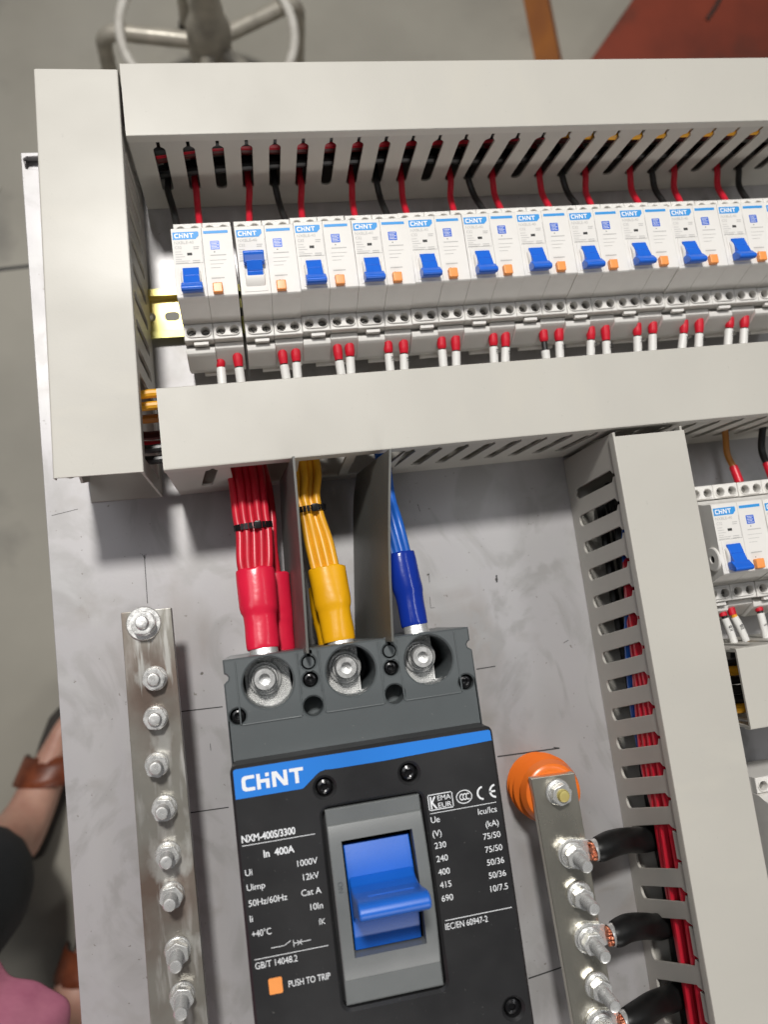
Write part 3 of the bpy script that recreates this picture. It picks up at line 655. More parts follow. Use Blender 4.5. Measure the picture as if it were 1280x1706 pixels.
for s_, y in (('75/50', -323.4), ('75/50', -330), ('50/36', -336.5), ('50/36', -343), ('10/7.5', -349.6)): tl(s_, 140.1, y, 3.2, None, 'r')
tl('IEC/EN 60947-2', 104.2, -363.5, 3.2, 22.7)
b.obj('approval_text', 'whiteink', cv, smooth=0)
b = O_(MB()); b.prof(rrect(12.6, 19.3, -376.7, -369.3, .8), zc - .5, zc + .5, 'z', b=.15); b.obj('trip_button', 'orange', T)
# grey surround with a bulge and the handle opening
def sheet(b, xs, ys, zf, skip, zb):
    nx, ny = len(xs), len(ys)
    vs = [(x, y, zf(x, y)) for x in xs for y in ys]
    inside = lambda i, j: 0 <= i < nx - 1 and 0 <= j < ny - 1 and not skip((xs[i] + xs[i + 1]) / 2, (ys[j] + ys[j + 1]) / 2)
    fs = []; ex = []
    for i in range(nx - 1):
        for j in range(ny - 1):
            if not inside(i, j): continue
            a, bb_, c, d = i * ny + j, (i + 1) * ny + j, (i + 1) * ny + j + 1, i * ny + j + 1
            fs.append((a, bb_, c, d))
            for (p, q, ii, jj) in ((a, bb_, i, j - 1), (bb_, c, i + 1, j), (c, d, i, j + 1), (d, a, i - 1, j)):
                if not inside(ii, jj):
                    o = len(vs); vs += [(vs[p][0], vs[p][1], zb), (vs[q][0], vs[q][1], zb)]; fs.append((q, p, o, o + 1))
    b.add(vs, fs)
ys = sorted(set([-389.6, -388.8, -378.2, -377.8, -367.0, -311.0, -303.4, -303.0, -295.8, -295.2] + [-377 + 74 * i / 24 for i in range(25)]))
xs = [49.6, 50.2, 56.1, 93.2, 99.0, 99.6]
def zs(x, y):
    e = .5 if (x < 49.9 or x > 99.3 or y > -295.5 or y < -389.2) else 0
    if y > -303.2 or y < -378: return 97.2 - e
    u = (y + 303.2) / (-74.8); return 97.7 + 5.2 * math.sin(math.pi * min(1, max(0, u))) ** .8 - e
b = O_(MB()); sheet(b, xs, ys, zs, lambda x, y: 56.1 < x < 93.2 and -367 < y < -311, 90.5)
sr = b.obj('handle_surround', 'surround', T, smooth=25)
b = O_(MB()); b.text('NO', 54.1, -334.5, 103.1, 2.6, rot=math.pi / 2); b.obj('lettering', 'greyhousing', sr, smooth=0)
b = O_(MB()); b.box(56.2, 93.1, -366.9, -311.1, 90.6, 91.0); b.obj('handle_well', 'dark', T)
b = O_(MB()); ysb = [-366.2 + 51.2 * i / 16 for i in range(17)]
sheet(b, [57.3, 57.8, 91.4, 91.9], ysb, lambda x, y: 93.5 + 5.0 * math.sin(math.pi * (y + 366.2) / 51.2) - (.4 if x < 57.5 or x > 91.7 else 0), lambda x, y: False, 90.8)
lev = [(-329.5, 97.0), (-332.6, 104), (-333.2, 112), (-331.8, 122), (-329.6, 132), (-328.6, 138.5), (-329.6, 142.0), (-332.4, 143.6), (-335.2, 142.4), (-337.0, 139), (-340.5, 124), (-346, 108), (-352, 97)]
b.prof(lev, 57.7, 91.5, 'x', b=1.1, seg=3)
b.box(64, 86.5, -332.0, -330.4, 125.2, 126.3, .2)
b.obj('handle', 'blue_big', T)

# ------------------------------------------------------------------ phase barriers
for k, (x0, x1, y1, x0b, x1b) in enumerate(((50.2, 54.7, -107.5, 43.5, 48.5), (96.6, 109.3, -108.5, 86.5, 98.0))):
    y0 = -215.0
    t = thing('phase_barrier', ('narrow grey plastic barrier between the red and yellow cables', 'broad grey plastic barrier between the yellow and blue cables')[k], 'barrier', (x0b, y0, 4), 'phase barriers above the large breaker')
    b = MB(); n = 10; th = .65; vs = []; fs = []
    R_ = 14
    for i in range(n + 1):
        u = i / n
        y = (y0 + (y1 - y0) * u); zt_ = 95.0
        zb_ = 4.0 + (0 if u < .8 else 26 * (u - .8) / .2 * (u - .8) / .2 * 1.0)
        xt = x0 + (x1 - x0) * u + 1.2 * math.sin(u * math.pi) * (-1 if k == 1 else .3); xb = x0b + (x1b - x0b) * u
        for z_, x_ in ((zt_, xt), (zb_, xb)):
            vs += [(x_ - th - x0b, y - y0, z_ - 4), (x_ + th - x0b, y - y0, z_ - 4)]
    for i in range(n):
        a = i * 4; c = a + 4
        fs += [(a, c, c + 2, a + 2), (a + 1, a + 3, c + 3, c + 1), (a, a + 1, c + 1, c), (a + 2, c + 2, c + 3, a + 3)]
    fs += [(0, 2, 3, 1), (n * 4, n * 4 + 1, n * 4 + 3, n * 4 + 2)]
    b.add(vs, fs)
    b.obj('barrier_sheet', 'barrier', t)

# ------------------------------------------------------------------ phase cable bundles
from mathutils import noise
def sleeve(b, pts, r0, r1, flat=1.0):
    """heat shrink: wide at the wires, waist, narrower over the lug; pts = three points"""
    A, Bm, D = (Vector(p) for p in pts)
    L_ = [(0.0, r0 * .93), (0.012, r0 * .985), (.03, r0), (.12, r0 * 1.005), (.3, r0 * 1.01), (.42, r0 * 1.0), (.5, r0 * .985), (.55, r0 * .95), (.59, r1 * 1.03), (.63, r1 * 1.0), (.72, r1 * .985), (.85, r1), (.95, r1 * .99), (.985, r1 * .975), (1.0, r1 * .94)]
    P = [A.lerp(Bm, u / .5) if u < .5 else Bm.lerp(D, (u - .5) / .5) for u, _ in L_]
    k0 = len(b.v); b.tube([tuple(p) for p in P], [r for _, r in L_], n=36, flat=flat, spline=False)
    ax = (D - A).normalized(); Ti = b.T.inverted()
    for q in range(k0, len(b.v)):
        v = Ti @ Vector(b.v[q]); u = (v - A).dot(ax); cpt = A + ax * u; d = v - cpt
        kk = 1 + .06 * noise.noise(Vector((v.x * .12, v.y * .07, v.z * .12 + r0))) + .028 * noise.noise(Vector((v.x * .3, v.y * .9, v.z * .3)))
        b.v[q] = tuple(b.T @ (cpt + d * kk + ax * (.9 * noise.noise(Vector((v.x * .25, 3, v.z * .25))) if u < 2 else 0)))
def bundle(name, label, wires, wm, sleeves, sm, tie, lugs):
    t = thing(name, label, 'cable bundle', wires[0][0], 'phase cable bundles of the large breaker')
    o = Matrix.Translation(-Vector(wires[0][0]))
    for w_ in wires:
        b = MB(); b.T = o; b.tube(w_, 2.55, n=12); b.obj('wire', wm, t)
    for s_ in sleeves:
        b = MB(); b.T = o; sleeve(b, *s_); b.obj('sleeve', sm, t)
    if tie:
        b = MB(); b.T = o; c, rx, rz_, ang = tie
        ca, sa = math.cos(ang), math.sin(ang)
        rx += .9; rz_ += 1.0
        ring = [(c[0] + rx * math.cos(2 * math.pi * i / 28) * ca, c[1] + rx * math.cos(2 * math.pi * i / 28) * sa, c[2] + rz_ * math.sin(2 * math.pi * i / 28)) for i in range(28)]
        for i in range(28):
            p, q = Vector(ring[i]), Vector(ring[(i + 1) % 28]); d = Vector((-sa, ca, 0)) * 1.8
            nn = ((p + q) / 2 - Vector(c)).normalized() * .9
            b.add([tuple(v) for v in (p - d, q - d, q + d, p + d, p - d + nn, q - d + nn, q + d + nn, p + d + nn)], [(4, 5, 6, 7), (0, 1, 5, 4), (3, 7, 6, 2)])
        b.box(c[0] + 1, c[0] + 5, c[1] - 2.6, c[1] + 2.4, c[2] + rz_ + .1, c[2] + rz_ + 1.8, .6); b.obj('cable_tie', 'blackscrew', t)
    for (p, q, r) in lugs:
        b = MB(); b.T = o; b.tube([p, q], r, n=24, flat=.62); b.tube([q, (q[0] + .3, q[1] - 5, q[2] - 1.5)], [r, r * .9], n=24, flat=.5); b.obj('lug', 'zinc', t)
    return t
red = []
for k in range(5):
    x = -8.6 + 4.3 * k
    red.append([(15.2 + 4.5 * k, -84, 33 + (k % 2) * 2.2), (18.4 + 4.5 * k, -104, 38 + (k % 2) * 2.2), (28.6 + x * 1.0 - .8, -131, 45.6 + (k % 2) * 2), (28.6 + x * .98, -141, 48 + (k % 2) * 1.6), (27.4 + x * .98, -158, 51), (27 + x * .8, -168, 52)])
for k in range(4):
    red.append([(24 + 4 * k, -84, 22), (28 + 4 * k, -106, 27), (31 + 3.2 * k, -130, 33), (31.5 + 2.6 * k, -150, 36), (33 + 2.2 * k, -172, 36)])
bundle('cable_bundle', 'bundle of red cables with red sleeves running into the left terminal', red, 'red',
       [([(27.0, -163.5, 51), (26.8, -186, 54), (27.0, -210.5, 58)], 11.4, 9.5, .66), ([(38.5, -166, 34), (38, -190, 36), (37, -214, 38)], 8.8, 8.4, .8)], 'reds',
       ((28.4, -137.5, 47), 9.9, 4.9, .02), [((27.0, -206, 57.5), (27.2, -216, 59.5), 8.2)])
yl = []
for k in range(4):
    x = -6.6 + 4.3 * k
    yl.append([(58 + 4.2 * k, -84, 34 + (k % 2) * 3), (59 + 4.2 * k, -106, 38 + (k % 2) * 2), (63.2 + x * .85, -122, 43 + (k % 2) * 2.2), (64.6 + x * .78, -135, 45.5 + (k % 2) * 1.6), (66.8 + x * .98, -152, 48.5), (69 + x * .95, -174, 52)])
bundle('cable_bundle', 'bundle of yellow cables with yellow sleeves between the two grey barriers', yl, 'yellow',
       [([(69.0, -168, 52), (70.2, -189, 55), (71.0, -212, 58)], 11.2, 9.6, .66), ([(66, -178, 34), (66.5, -196, 36), (68, -214, 38)], 8.6, 8.4, .8)], 'yellows',
       ((63.6, -130.5, 45.2), 8.4, 4.8, .05), [((71.2, -206, 57.5), (71.8, -216, 59.5), 8.0)])
bl = []
for k in range(4):
    x = -6.0 + 4.0 * k
    bl.append([(113 + 1.5 * k, -84, 30), (112 + 1.6 * k, -106, 34 + (k % 2) * 2), (111.8 + x * .7, -128, 42), (112.6 + x * .8, -146, 48 + (k % 2) * 1.5), (115.2 + x * .75, -170, 52)])
bundle('cable_bundle', 'bundle of blue cables with a dark blue sleeve behind the right grey barrier', bl, 'bluew',
       [([(114.8, -164.5, 51), (116.2, -186, 54), (117.0, -209.0, 57.5)], 9.2, 8.2, .75)], 'blues', None,
       [((117.0, -203, 57), (117.4, -216, 59.5), 7.6)])

# ------------------------------------------------------------------ busbars
def hexn(b, c, af, h, rot=0.3):
    r = af / math.sqrt(3)
    bm = bmesh.new(); A = [bm.verts.new((c[0] + r * math.cos(rot + math.pi / 3 * i), c[1] + r * math.sin(rot + math.pi / 3 * i), c[2])) for i in range(6)]
    B = [bm.verts.new((v.co.x, v.co.y, c[2] + h)) for v in A]
    bm.faces.new(A[::-1]); bm.faces.new(B)
    for i in range(6): bm.faces.new((A[i], A[(i + 1) % 6], B[(i + 1) % 6], B[i]))
    bmesh.ops.bevel(bm, geom=bm.edges[:], offset=.5, segments=2, affect='EDGES'); b.addbm(bm)
def bolt(t, o, x, y, z, h, tilt=(0, 0), rot=.3, big=False, nut=True, end='zinc', wr=6.9):
    """stud as the part; its washers and nut as sub-parts"""
    b = MB(); b.T = o @ Matrix.Translation((x, y, z)) @ Matrix.Rotation(tilt[0], 4, 'X') @ Matrix.Rotation(tilt[1], 4, 'Y')
    T1 = b.T
    pr = [(3.75, 0)]
    zz = 0
    while zz < h - 1.6:   # thread
        pr += [(3.75, zz + .3), (3.45, zz + .7)]; zz += .9
    pr += [(3.6, h - 1.2), (3.1, h - .2), (2.2, h), (0, h - .15)]
    b.lathe(pr, n=20); s_ = b.obj('bolt', end, t)
    b = MB(); b.T = T1
    if big: b.lathe([(4, .0), (9.6, 0), (9.8, .7), (9.3, 1.5), (4, 1.5)], n=36)
    b.lathe([(4, .05), (wr, .05), (wr + .2, .7), (wr - .3, 1.4), (4, 1.4)], (0, 0, 1.5 if big else 0), n=30)
    b.obj('washer', 'zinc', s_)
    b = MB(); b.T = T1; z0 = 1.5 + (1.5 if big else 0)
    b.lathe([(4, 0), (6.2, 0), (6.4, .8), (6.2, 1.7), (4, 1.7)], (0, 0, z0 - .1), n=28); b.obj('spring_washer', 'zinc', s_)
    if nut:
        b = MB(); b.T = T1; hexn(b, (0, 0, z0 + 1.6), 11.4 if not big else 12.5, 5.4, rot); b.obj('nut', 'zinc', s_)
BZ = 45.5
t = thing('busbar', 'long dull tinned busbar with nine bolts at the left of the large breaker', 'busbar', (-38, -179, 0))
o = Matrix.Translation((38, 179, 0))
b = MB(); b.T = o; b.prof([(-52.3, -179.2), (-24.0, -179.8), (-24.3, -520), (-55.6, -520)], BZ - 6, BZ, 'z', b=.5, seg=2); b.obj('bar', 'busbar', t)
b = MB(); b.T = o
b.lathe([(10, 0.1), (11, 6), (9.5, 9), (11.5, 14), (9.5, 20), (11.5, 26), (9.5, 32), (10, 39.4)], (-43, -215, 0), n=28)
b.obj('insulator', 'insul', t)
ly = [-187.0, -219.0, -241.1, -266.9, -291.0, -316.0, -337.3, -366.5, -389.8]
lx = [-40.0, -36.4, -37.8, -39.3, -37.2, -37.5, -37.3, -36.8, -36.4]
lh = [13.0, 11.5, 12, 15.5, 16, 19, 19.5, 22, 23.5]
for k in range(9):
    bolt(t, o, lx[k], ly[k], BZ, lh[k], (random.uniform(-.03, .03), 0.05 + random.uniform(-.03, .03)), random.random(), big=(k == 0), wr=6.8 + random.uniform(-.2, .2))
t = thing('busbar', 'bright tinned busbar on an orange insulator beside the tall duct, black cables bolted on', 'busbar', (192, -310, 0))
o = Matrix.Translation((-192, 310, 0))
b = MB(); b.T = o; b.prof([(178.0, -309.3), (206.0, -310.2), (208.3, -520), (183.4, -520)], BZ - 6, BZ, 'z', b=.6, seg=2); b.obj('bar', 'busbar2', t)
b = MB(); b.T = o; b.lathe([(15, 0.1), (18.5, 2), (20, 6), (17.6, 9.5), (21.0, 14), (17.8, 18), (21.0, 22.5), (17.6, 27), (19.5, 31.5), (17.5, 37), (14, 39.3)], (193.5, -322, 0), n=40); b.obj('insulator', 'insul', t)
rb = [(193.2, -319.4, 11.5), (195.6, -355.5, 22), (196.8, -379.5, 22), (197.6, -404, 23), (199.0, -431, 24), (196.8, -452, 22)]
for k, (x, y, h) in enumerate(rb):
    bolt(t, o, x, y, BZ + (2.6 if k in (1, 3, 5) else 0), h, (0.06, 0.02 + random.uniform(-.03, .03)), random.random(), end='brass' if k == 0 else 'zinc', wr=7.6)
# black cables with lugs
for k, (x, y, ye, nm) in enumerate(((195.6, -355.5, -361, 'uppermost black cable bolted to the right busbar'), (197.6, -404, -413, 'middle black cable bolted to the right busbar'), (196.8, -452, -455, 'lowest black cable on the right busbar, at the bottom edge'))):
    t = thing('power_cable', nm, 'cable', (x, y, BZ), 'black cables on the right busbar')
    o = Matrix.Translation((-x, -y, -BZ))
    yb = y + 0.5; dirn = Vector((1, .08 + .12 * (k == 2), -.05)).normalized()
    b = MB(); b.T = o; b.prof([(x + 8.6 * math.cos(a), y + 8.6 * math.sin(a)) for a in [math.radians(60 + 240 * i / 14) for i in range(15)]] + [(x + 9, yb - 6.2), (x + 13, yb - 5.4), (x + 13, yb + 5.4), (x + 9, yb + 6.2)], BZ + .1, BZ + 2.4, 'z', b=.3)
    b.tube([(x + 11.8, yb, BZ + 5.2), (x + 20, yb + .6, BZ + 3.9)], 6.3, n=24, caps=False, flat=.9)
    b.obj('lug', 'zinc', t)
    b = MB(); b.T = o
    for q in range(34):
        a = random.random() * 6.28; r = 5.0 * math.sqrt(random.random()); py, pz = r * math.cos(a), r * math.sin(a) * .82
        b.tube([(x + 16, yb + py, BZ + 5 + pz), (x + 11.4 - random.random() * 1.2, yb + py + random.uniform(-.3, .3), BZ + 5.4 + pz + random.uniform(-.2, .4))], .95, n=6)
    b.obj('copper_strands', 'copper', t)
    b = MB(); b.T = o; b.tube([(x + 15.0, yb + .1, BZ + 5), (x + 17, yb + .2, BZ + 4.9), (x + 25, yb + 1.0, BZ + 2.6), (x + 38, yb * .45 + ye * .55 + 2.2, BZ - 5), (250, ye, 31), (264, ye - 1, 26), (276, ye - 6, 22), (286, ye - 32, 20), (287, -540, 20)], [6.9, 7.4, 7.7, 7.5, 7.6, 7.6, 7.6, 7.6, 7.6], n=20)
    b.obj('insulation', 'cable', t)

# ------------------------------------------------------------------ wires inside and between the ducts
def wire(label, pts, m, r=2.3, group=None, name='duct_wire'):
    b = MB(); b.T = Matrix.Translation(-Vector(pts[0])); b.tube(pts, r, n=10); o = b.obj(name, m, None, pts[0]); tag(o, label, 'wire', group); return o
cols = [('red', 'red'), ('black', 'blackw'), ('red', 'red'), ('black', 'blackw'), ('red', 'red'), ('black', 'blackw'), ('blue', 'bluew')]
def lane(n, x, y0, z, m, label, r=2.4):
    pts = [(x + 10, y0 + 14, z - 26), (x + 4, y0 + 4, z - 10)] + [(x + random.uniform(-1, 1), y0 - 14 - 60 * i, z + random.uniform(-1.5, 1.5)) for i in range(int((y0 + 520) / 60))] + [(x + 1, -545, z - 3)]
    wire(label, pts, m, r, 'wires running down inside the tall right duct')
RDW = 'wires running down inside the tall right duct'
wire('uppermost red wire fanning down behind the slots of the tall right duct', [(263, -180, 50), (257, -205, 56), (255.2, -278, 57), (255.2, -316, 53), (255.4, -372, 49), (255.6, -449, 46), (256, -545, 40)], 'red', 3.3, RDW)
wire('middle red wire fanning down behind the slots of the tall right duct', [(264, -190, 44), (258, -225, 49), (255.3, -278, 50.5), (255.4, -316, 46), (256.0, -372, 43), (257, -449, 42), (257, -545, 34)], 'red', 3.3, RDW)
wire('lowest red wire fanning down behind the slots of the tall right duct', [(266, -220, 40), (259, -255, 43), (256, -285, 43), (255.6, -316, 39.5), (258, -345, 40), (261, -372, 41), (262, -449, 37), (262, -545, 30)], 'red', 3.3, RDW)
wire('red wire nearest the cover behind the slots of the tall right duct', [(264, -225, 56), (256, -250, 62), (255.0, -278, 64), (255.0, -316, 62), (255.0, -372, 63.5), (255.2, -449, 61), (255.2, -545, 57)], 'red', 3.3, RDW)
wire('second red wire from the cover in the tall right duct', [(266, -270, 54), (258, -300, 57), (257.5, -330, 59), (258.5, -372, 60), (259, -449, 57), (259, -545, 53)], 'red', 3.0, RDW)
wire('short red wire crossing the upper slots of the tall right duct', [(268, -150, 60), (262, -185, 64), (257, -215, 66), (255.5, -250, 67.5), (258, -290, 66), (266, -330, 60)], 'red', 2.8, RDW)
for k, (x_, y_, z_) in enumerate(((257, -150, 46), (262, -150, 54), (258.5, -145, 35), (268, -150, 46), (274, -150, 56), (268, -148, 62), (280, -150, 48), (262, -146, 26), (272, -150, 34), (282, -150, 62), (257, -146, 16), (266, -150, 14), (276, -150, 20), (286, -150, 34), (276, -150, 68))):
    lane(5, min(x_ + 9, 291), y_, z_, 'blackw', 'black wire among many packed in to darken the tall right duct', 3.2)  # black wires added in bulk so the duct's inside stays dark
wire('blue wire crossing the upper slots of the tall right duct', [(272, -150, 44), (262, -175, 50), (257.8, -205, 53), (256.5, -235, 43), (257, -280, 33), (262, -330, 24)], 'bluew', 2.4, 'wires running down inside the tall right duct')
for k, (m, y, z, lb) in enumerate((('blackw', 107, 60, 'black wire behind the slots of the top duct'), ('redshadew', 113, 66, 'shade-darkened red wire high in the top duct'), ('blackw', 112, 54, 'black wire lying in the top duct'), ('red', 113, 48, 'red wire behind the slots of the top duct'), ('red', 118, 62, 'red wire in the middle of the top duct'),
                                   ('blackw', 124, 68, 'black wire high at the back of the top duct'), ('redshadew', 112, 44, 'shade-darkened red wire low in the top duct'), ('red', 124, 56, 'red wire at the back of the top duct'), ('blackw', 105, 38, 'black wire at the foot of the top duct'), ('blackw', 118, 50, 'black wire in the middle of the top duct'), ('blackw', 111, 33, 'black wire lowest in the top duct'), ('blackw', 122, 40, 'black wire low at the back of the top duct'))):
    wire(lb, [(-8, y, z - 8)] + [(30 + 60 * i, y + random.uniform(-1.5, 1.5), z + random.uniform(-2, 2)) for i in range(8)] + [(510, y, z)], m, 3.1, 'wires lying inside the top duct')  # wires packed densely, the front ones dark, so the slots look shaded
wire('yellow wire close under the cover at the right of the top duct', [(225, 118, 50), (262, 108, 58), (300, 102.4, 62), (350, 102.0, 63.5), (420, 102, 64), (510, 102, 64)], 'yellow', 2.9, 'yellow wires in the top duct')
wire('second yellow wire lower behind the slots at the right of the top duct', [(290, 122, 48), (325, 108, 64), (360, 103.2, 69), (430, 102.6, 69.5), (510, 103, 69)], 'yellow', 2.6, 'yellow wires in the top duct')
for k, (m, y, z, lb) in enumerate((('yellow', -54.5, 61, 'upper yellow wire bridging the gap beside the left duct'), ('yellow', -61.2, 60, 'lower yellow wire bridging the gap beside the left duct'), ('brownw', -66, 50, 'brown wire under the yellow ones beside the left duct'), ('redshadew', -72, 34, 'shade-darkened red wire deep in the gap beside the left duct'), ('red', -76, 26, 'lowest red wire deep in the gap beside the left duct'), ('blackw', -83, 44, 'upper black wire crossing the gap beside the left duct'), ('blackw', -89, 40, 'lower black wire crossing the gap beside the left duct'))):
    wire(lb, [(-52, y + 26, z - 20), (-44, y + 6, z - 5), (-32, y, z), (-15, y - .5, z), (10, y - 4 if k else -64, z - 4), (60, -80, z - 10)], m, 2.7, 'wires crossing from the left duct to the middle duct')
# right edge: wires of the middle breaker row
t = thing('connection_wire', 'brown wire with a red ferrule dropping from the duct into the right-hand breaker', 'wire', (357.9, -96, 30))
b = MB(); b.tube([(-6, 8, 14), (0, -10, 4), (1.2, -24, 0), (2.4, -36, 3), (2.4, -44, 5)], 2.2, n=12); b.obj('insulation', 'brownw', t)
b = MB(); b.tube([(2.3, -34, 2.4), (2.5, -46, 5.5)], 2.9, n=12); b.obj('ferrule', 'ferrule', t)
t = thing('connection_wire', 'black wire with a red ferrule at the right photo edge above the breaker', 'wire', (386, -96, 30))
b = MB(); b.tube([(2, 8, 14), (1, -10, 4), (0, -24, 0), (0, -36, 3), (0, -44, 5)], 2.4, n=12); b.obj('insulation', 'blackw', t)
b = MB(); b.tube([(0, -34, 2.4), (0, -46, 5.5)], 2.9, n=12); b.obj('ferrule', 'ferrule', t)
for x, dx, m, txt, lb in ((329.3, 3.5, 'blackw', 'KB', 'black wire in a white marked sleeve, leftmost under the right-hand breaker'), (336.0, 6, 'yellow', 'BB', 'yellow wire in a white sleeve marked BB under the right-hand breaker'),
                          (356, 0, 'blackw', '5', 'black wire in a white sleeve at the right photo edge above the small duct')):
    t = thing('marked_wire', lb, 'wire', (x, -226, 36), 'marked wires under the right-hand breakers')
    b = MB(); b.tube([(0, 0, 0), (dx * .3, -9, 1), (dx * .8, -21, 2), (dx, -30, -2), (dx + 2, -38, -8)], 2.0, n=10); b.obj('insulation', m, t)
    b = MB(); b.tube([(-.4, 4, -1), (0, -4, 0.5)], [2.9, 2.5], n=12); b.obj('ferrule', 'ferrule', t)
    b = MB(); b.tube([(dx * .12, -5.5, .7), (dx * .5, -13, 1.5), (dx * .85, -22, 2)], 2.5, n=14); s_ = b.obj('marker_sleeve', 'sleeve', t)
    b = MB(); b.text(txt, dx * .5 + 1.1, -13.5, 4.1, 2.4, rot=math.pi / 2 + .25); b.obj('lettering', 'black_ink', s_, smooth=0)
for k, (m, y, z, lb) in enumerate((('blackw', -257, 50, 'black wire entering the small duct at its upper corner'), ('yellow', -262, 52, 'upper yellow wire passing into the small right duct'), ('blackw', -268, 48, 'black wire between two yellow ones at the small right duct'), ('blackw', -274, 50, 'second black wire between two yellow ones at the small right duct'), ('blackw', -280, 50, 'third black wire between two yellow ones at the small right duct'), ('yellow', -285.5, 52, 'lower yellow wire passing into the small right duct'))):
    wire(lb, [(285, y + 8, z - 6), (296, y + 2, z), (308, y - .5, z + 1), (330, y - 2, z), (380, y - 1, z - 4)], m, 3.0, 'wires crossing into the small right duct')

# ------------------------------------------------------------------ on the floor behind: stool, painted steel
t = thing('stool_base', 'grey steel swivel stool base with a round foot ring standing on the concrete floor', 'stool base', (36, 716, FL))
cx_, cy_ = 36.2, 716
o = Matrix.Translation((-36, -716, -FL))
RZ = -560
b = MB(); b.T = o; b.tube([(cx_ + 132 * math.cos(2 * math.pi * i / 48), cy_ + 3 + 132 * math.sin(2 * math.pi * i / 48), RZ) for i in range(49)], 7.5, n=12, spline=False, caps=False); b.obj('foot_ring', 'chrome', t)
b = MB(); b.T = o; b.lathe([(24, RZ - 60), (34, RZ - 45), (34, RZ + 10), (26, RZ + 30), (24, RZ + 50), (21, RZ + 60), (21, -220)], (cx_, cy_, 0), n=28); b.obj('post', 'stool', t)
for a in (174, 102, 26, -46, -98):
    a = math.radians(a); ca, sa = math.cos(a), math.sin(a)
    b = MB(); b.T = o
    b.tube([(cx_ + 25 * ca, cy_ + 25 * sa, RZ - 20), (cx_ + 90 * ca, cy_ + 90 * sa, RZ - 18), (cx_ + 140 * ca, cy_ + 140 * sa, RZ - 18), (cx_ + 158 * ca, cy_ + 158 * sa, RZ - 30), (cx_ + 164 * ca, cy_ + 164 * sa, RZ - 60), (cx_ + 168 * ca, cy_ + 168 * sa, FL + 14)], 12.5, n=14)
    lg = b.obj('leg', 'stool', t)
    b = MB(); b.T = o; b.lathe([(16, FL + .5), (17, FL + 6), (15, FL + 20), (12, FL + 26)], (cx_ + 168 * ca, cy_ + 168 * sa, 0), n=18); b.obj('rubber_foot', 'sole', lg)
# red-orange painted base frame
t = thing('steel_cabinet_base', 'red orange painted steel base lying on the floor at the top right', 'steel base', (950, 880, FL))
o = Matrix.Translation((-950, -880, -FL))
b = MB(); b.T = o
b.prof([(760, 690), (1400, 690), (1400, 1450), (1100, 1455), (980, 1063), (745, 788)], FL + .5, -715, 'z', b=6, seg=2); b.obj('body', 'redpaint', t)
b = MB(); b.T = o; b.tube([(1005, 872, -714), (1040, 915, -713), (1085, 990, -713)], 4.0, n=6); b.obj('handle_slot', 'sole', t)
t = thing('angle_bar', 'ochre orange painted angle iron on the floor left of the red base', 'steel bar', (630, 820, FL))
o = Matrix.Translation((-630, -820, -FL))
b = MB(); b.T = o
for (x0, x1, x2, x3, za, zb) in ((618, 650, 575, 612, FL + 34, FL + .6),):
    P = lambda y: None
vs = [(654, 640, FL + 1), (682, 640, FL + 42), (710, 640, FL + 1), (644, 1180, FL + 1), (672, 1180, FL + 42), (700, 1180, FL + 1)]
b.add(vs, [(0, 3, 4, 1), (1, 4, 5, 2), (0, 1, 2), (3, 5, 4), (0, 2, 5, 3)]); b.obj('bar_body', 'orangepaint', t, smooth=0)
b = MB(); b.T = o; b.add([(686, 640, FL + 38), (693, 640, FL + 28), (683, 1180, FL + 28), (676, 1180, FL + 38)], [(0, 1, 2, 3)]); b.obj('groove', 'redpaint', t, smooth=0)
b = MB()
for q in range(1):
    pts = [(-408 + 24 * i + 8 * q, 505 + 30 * i + random.uniform(-8, 8) - 18 * q, FL + 3 + 4 * random.random()) for i in range(4)]
    b.tube(pts, [3, 9, 11, 3], n=6, flat=.4)
tag(b.obj('plastic_strip', 'film', None), 'scrap of crumpled clear film on the floor left of the plate', 'scrap')

# ------------------------------------------------------------------ the person at the left
def skin_obj(name, m, chain, parent, o, lev=2, root=0):
    """chain: list of (xyz, radius, parent index)"""
    me = bpy.data.meshes.new(name)
    me.from_pydata([tuple((o @ Vector(p)) * MM) for p, r, k in chain], [(i, k) for i, (p, r, k) in enumerate(chain) if k is not None], [])
    ob = bpy.data.objects.new(name, me); C.objects.link(ob)
    md = ob.modifiers.new('skin', 'SKIN'); md.use_smooth_shade = True
    for i, (p, r, k) in enumerate(chain):
        rr = r if isinstance(r, tuple) else (r, r)
        me.skin_vertices[0].data[i].radius = (rr[0] * MM, rr[1] * MM); me.skin_vertices[0].data[i].use_root = (i == root)
    s2 = ob.modifiers.new('sub', 'SUBSURF'); s2.levels = lev; s2.render_levels = lev
    dg = bpy.context.evaluated_depsgraph_get(); ev = ob.evaluated_get(dg)
    m2 = bpy.data.meshes.new_from_object(ev); ob.modifiers.clear(); ob.data = m2; bpy.data.meshes.remove(me)
    m2.materials.clear(); m2.materials.append(M[m])
    for p in m2.polygons: p.use_smooth = True
    ob.parent = parent
    return ob
px, py = -380, -590
t = thing('person', 'person in a pink top, black trousers and brown sandals standing left of the plate', 'person', (px, py, FL))
o = Matrix.Translation((-px, -py, -FL))
fA = Vector((-345, -452)); fB = Vector((-330, -735)); fd = Vector((.42, .91)).normalized()
K = [((-400, -600, 60), 95, None), ((-395, -590, 200), 105, 0), ((-385, -575, 380), 110, 1), ((-375, -560, 480), 60, 2), ((-368, -548, 540), 48, 3), ((-352, -528, 600), 72, 4), ((-346, -520, 690), 84, 5), ((-350, -524, 760), 62, 6)]
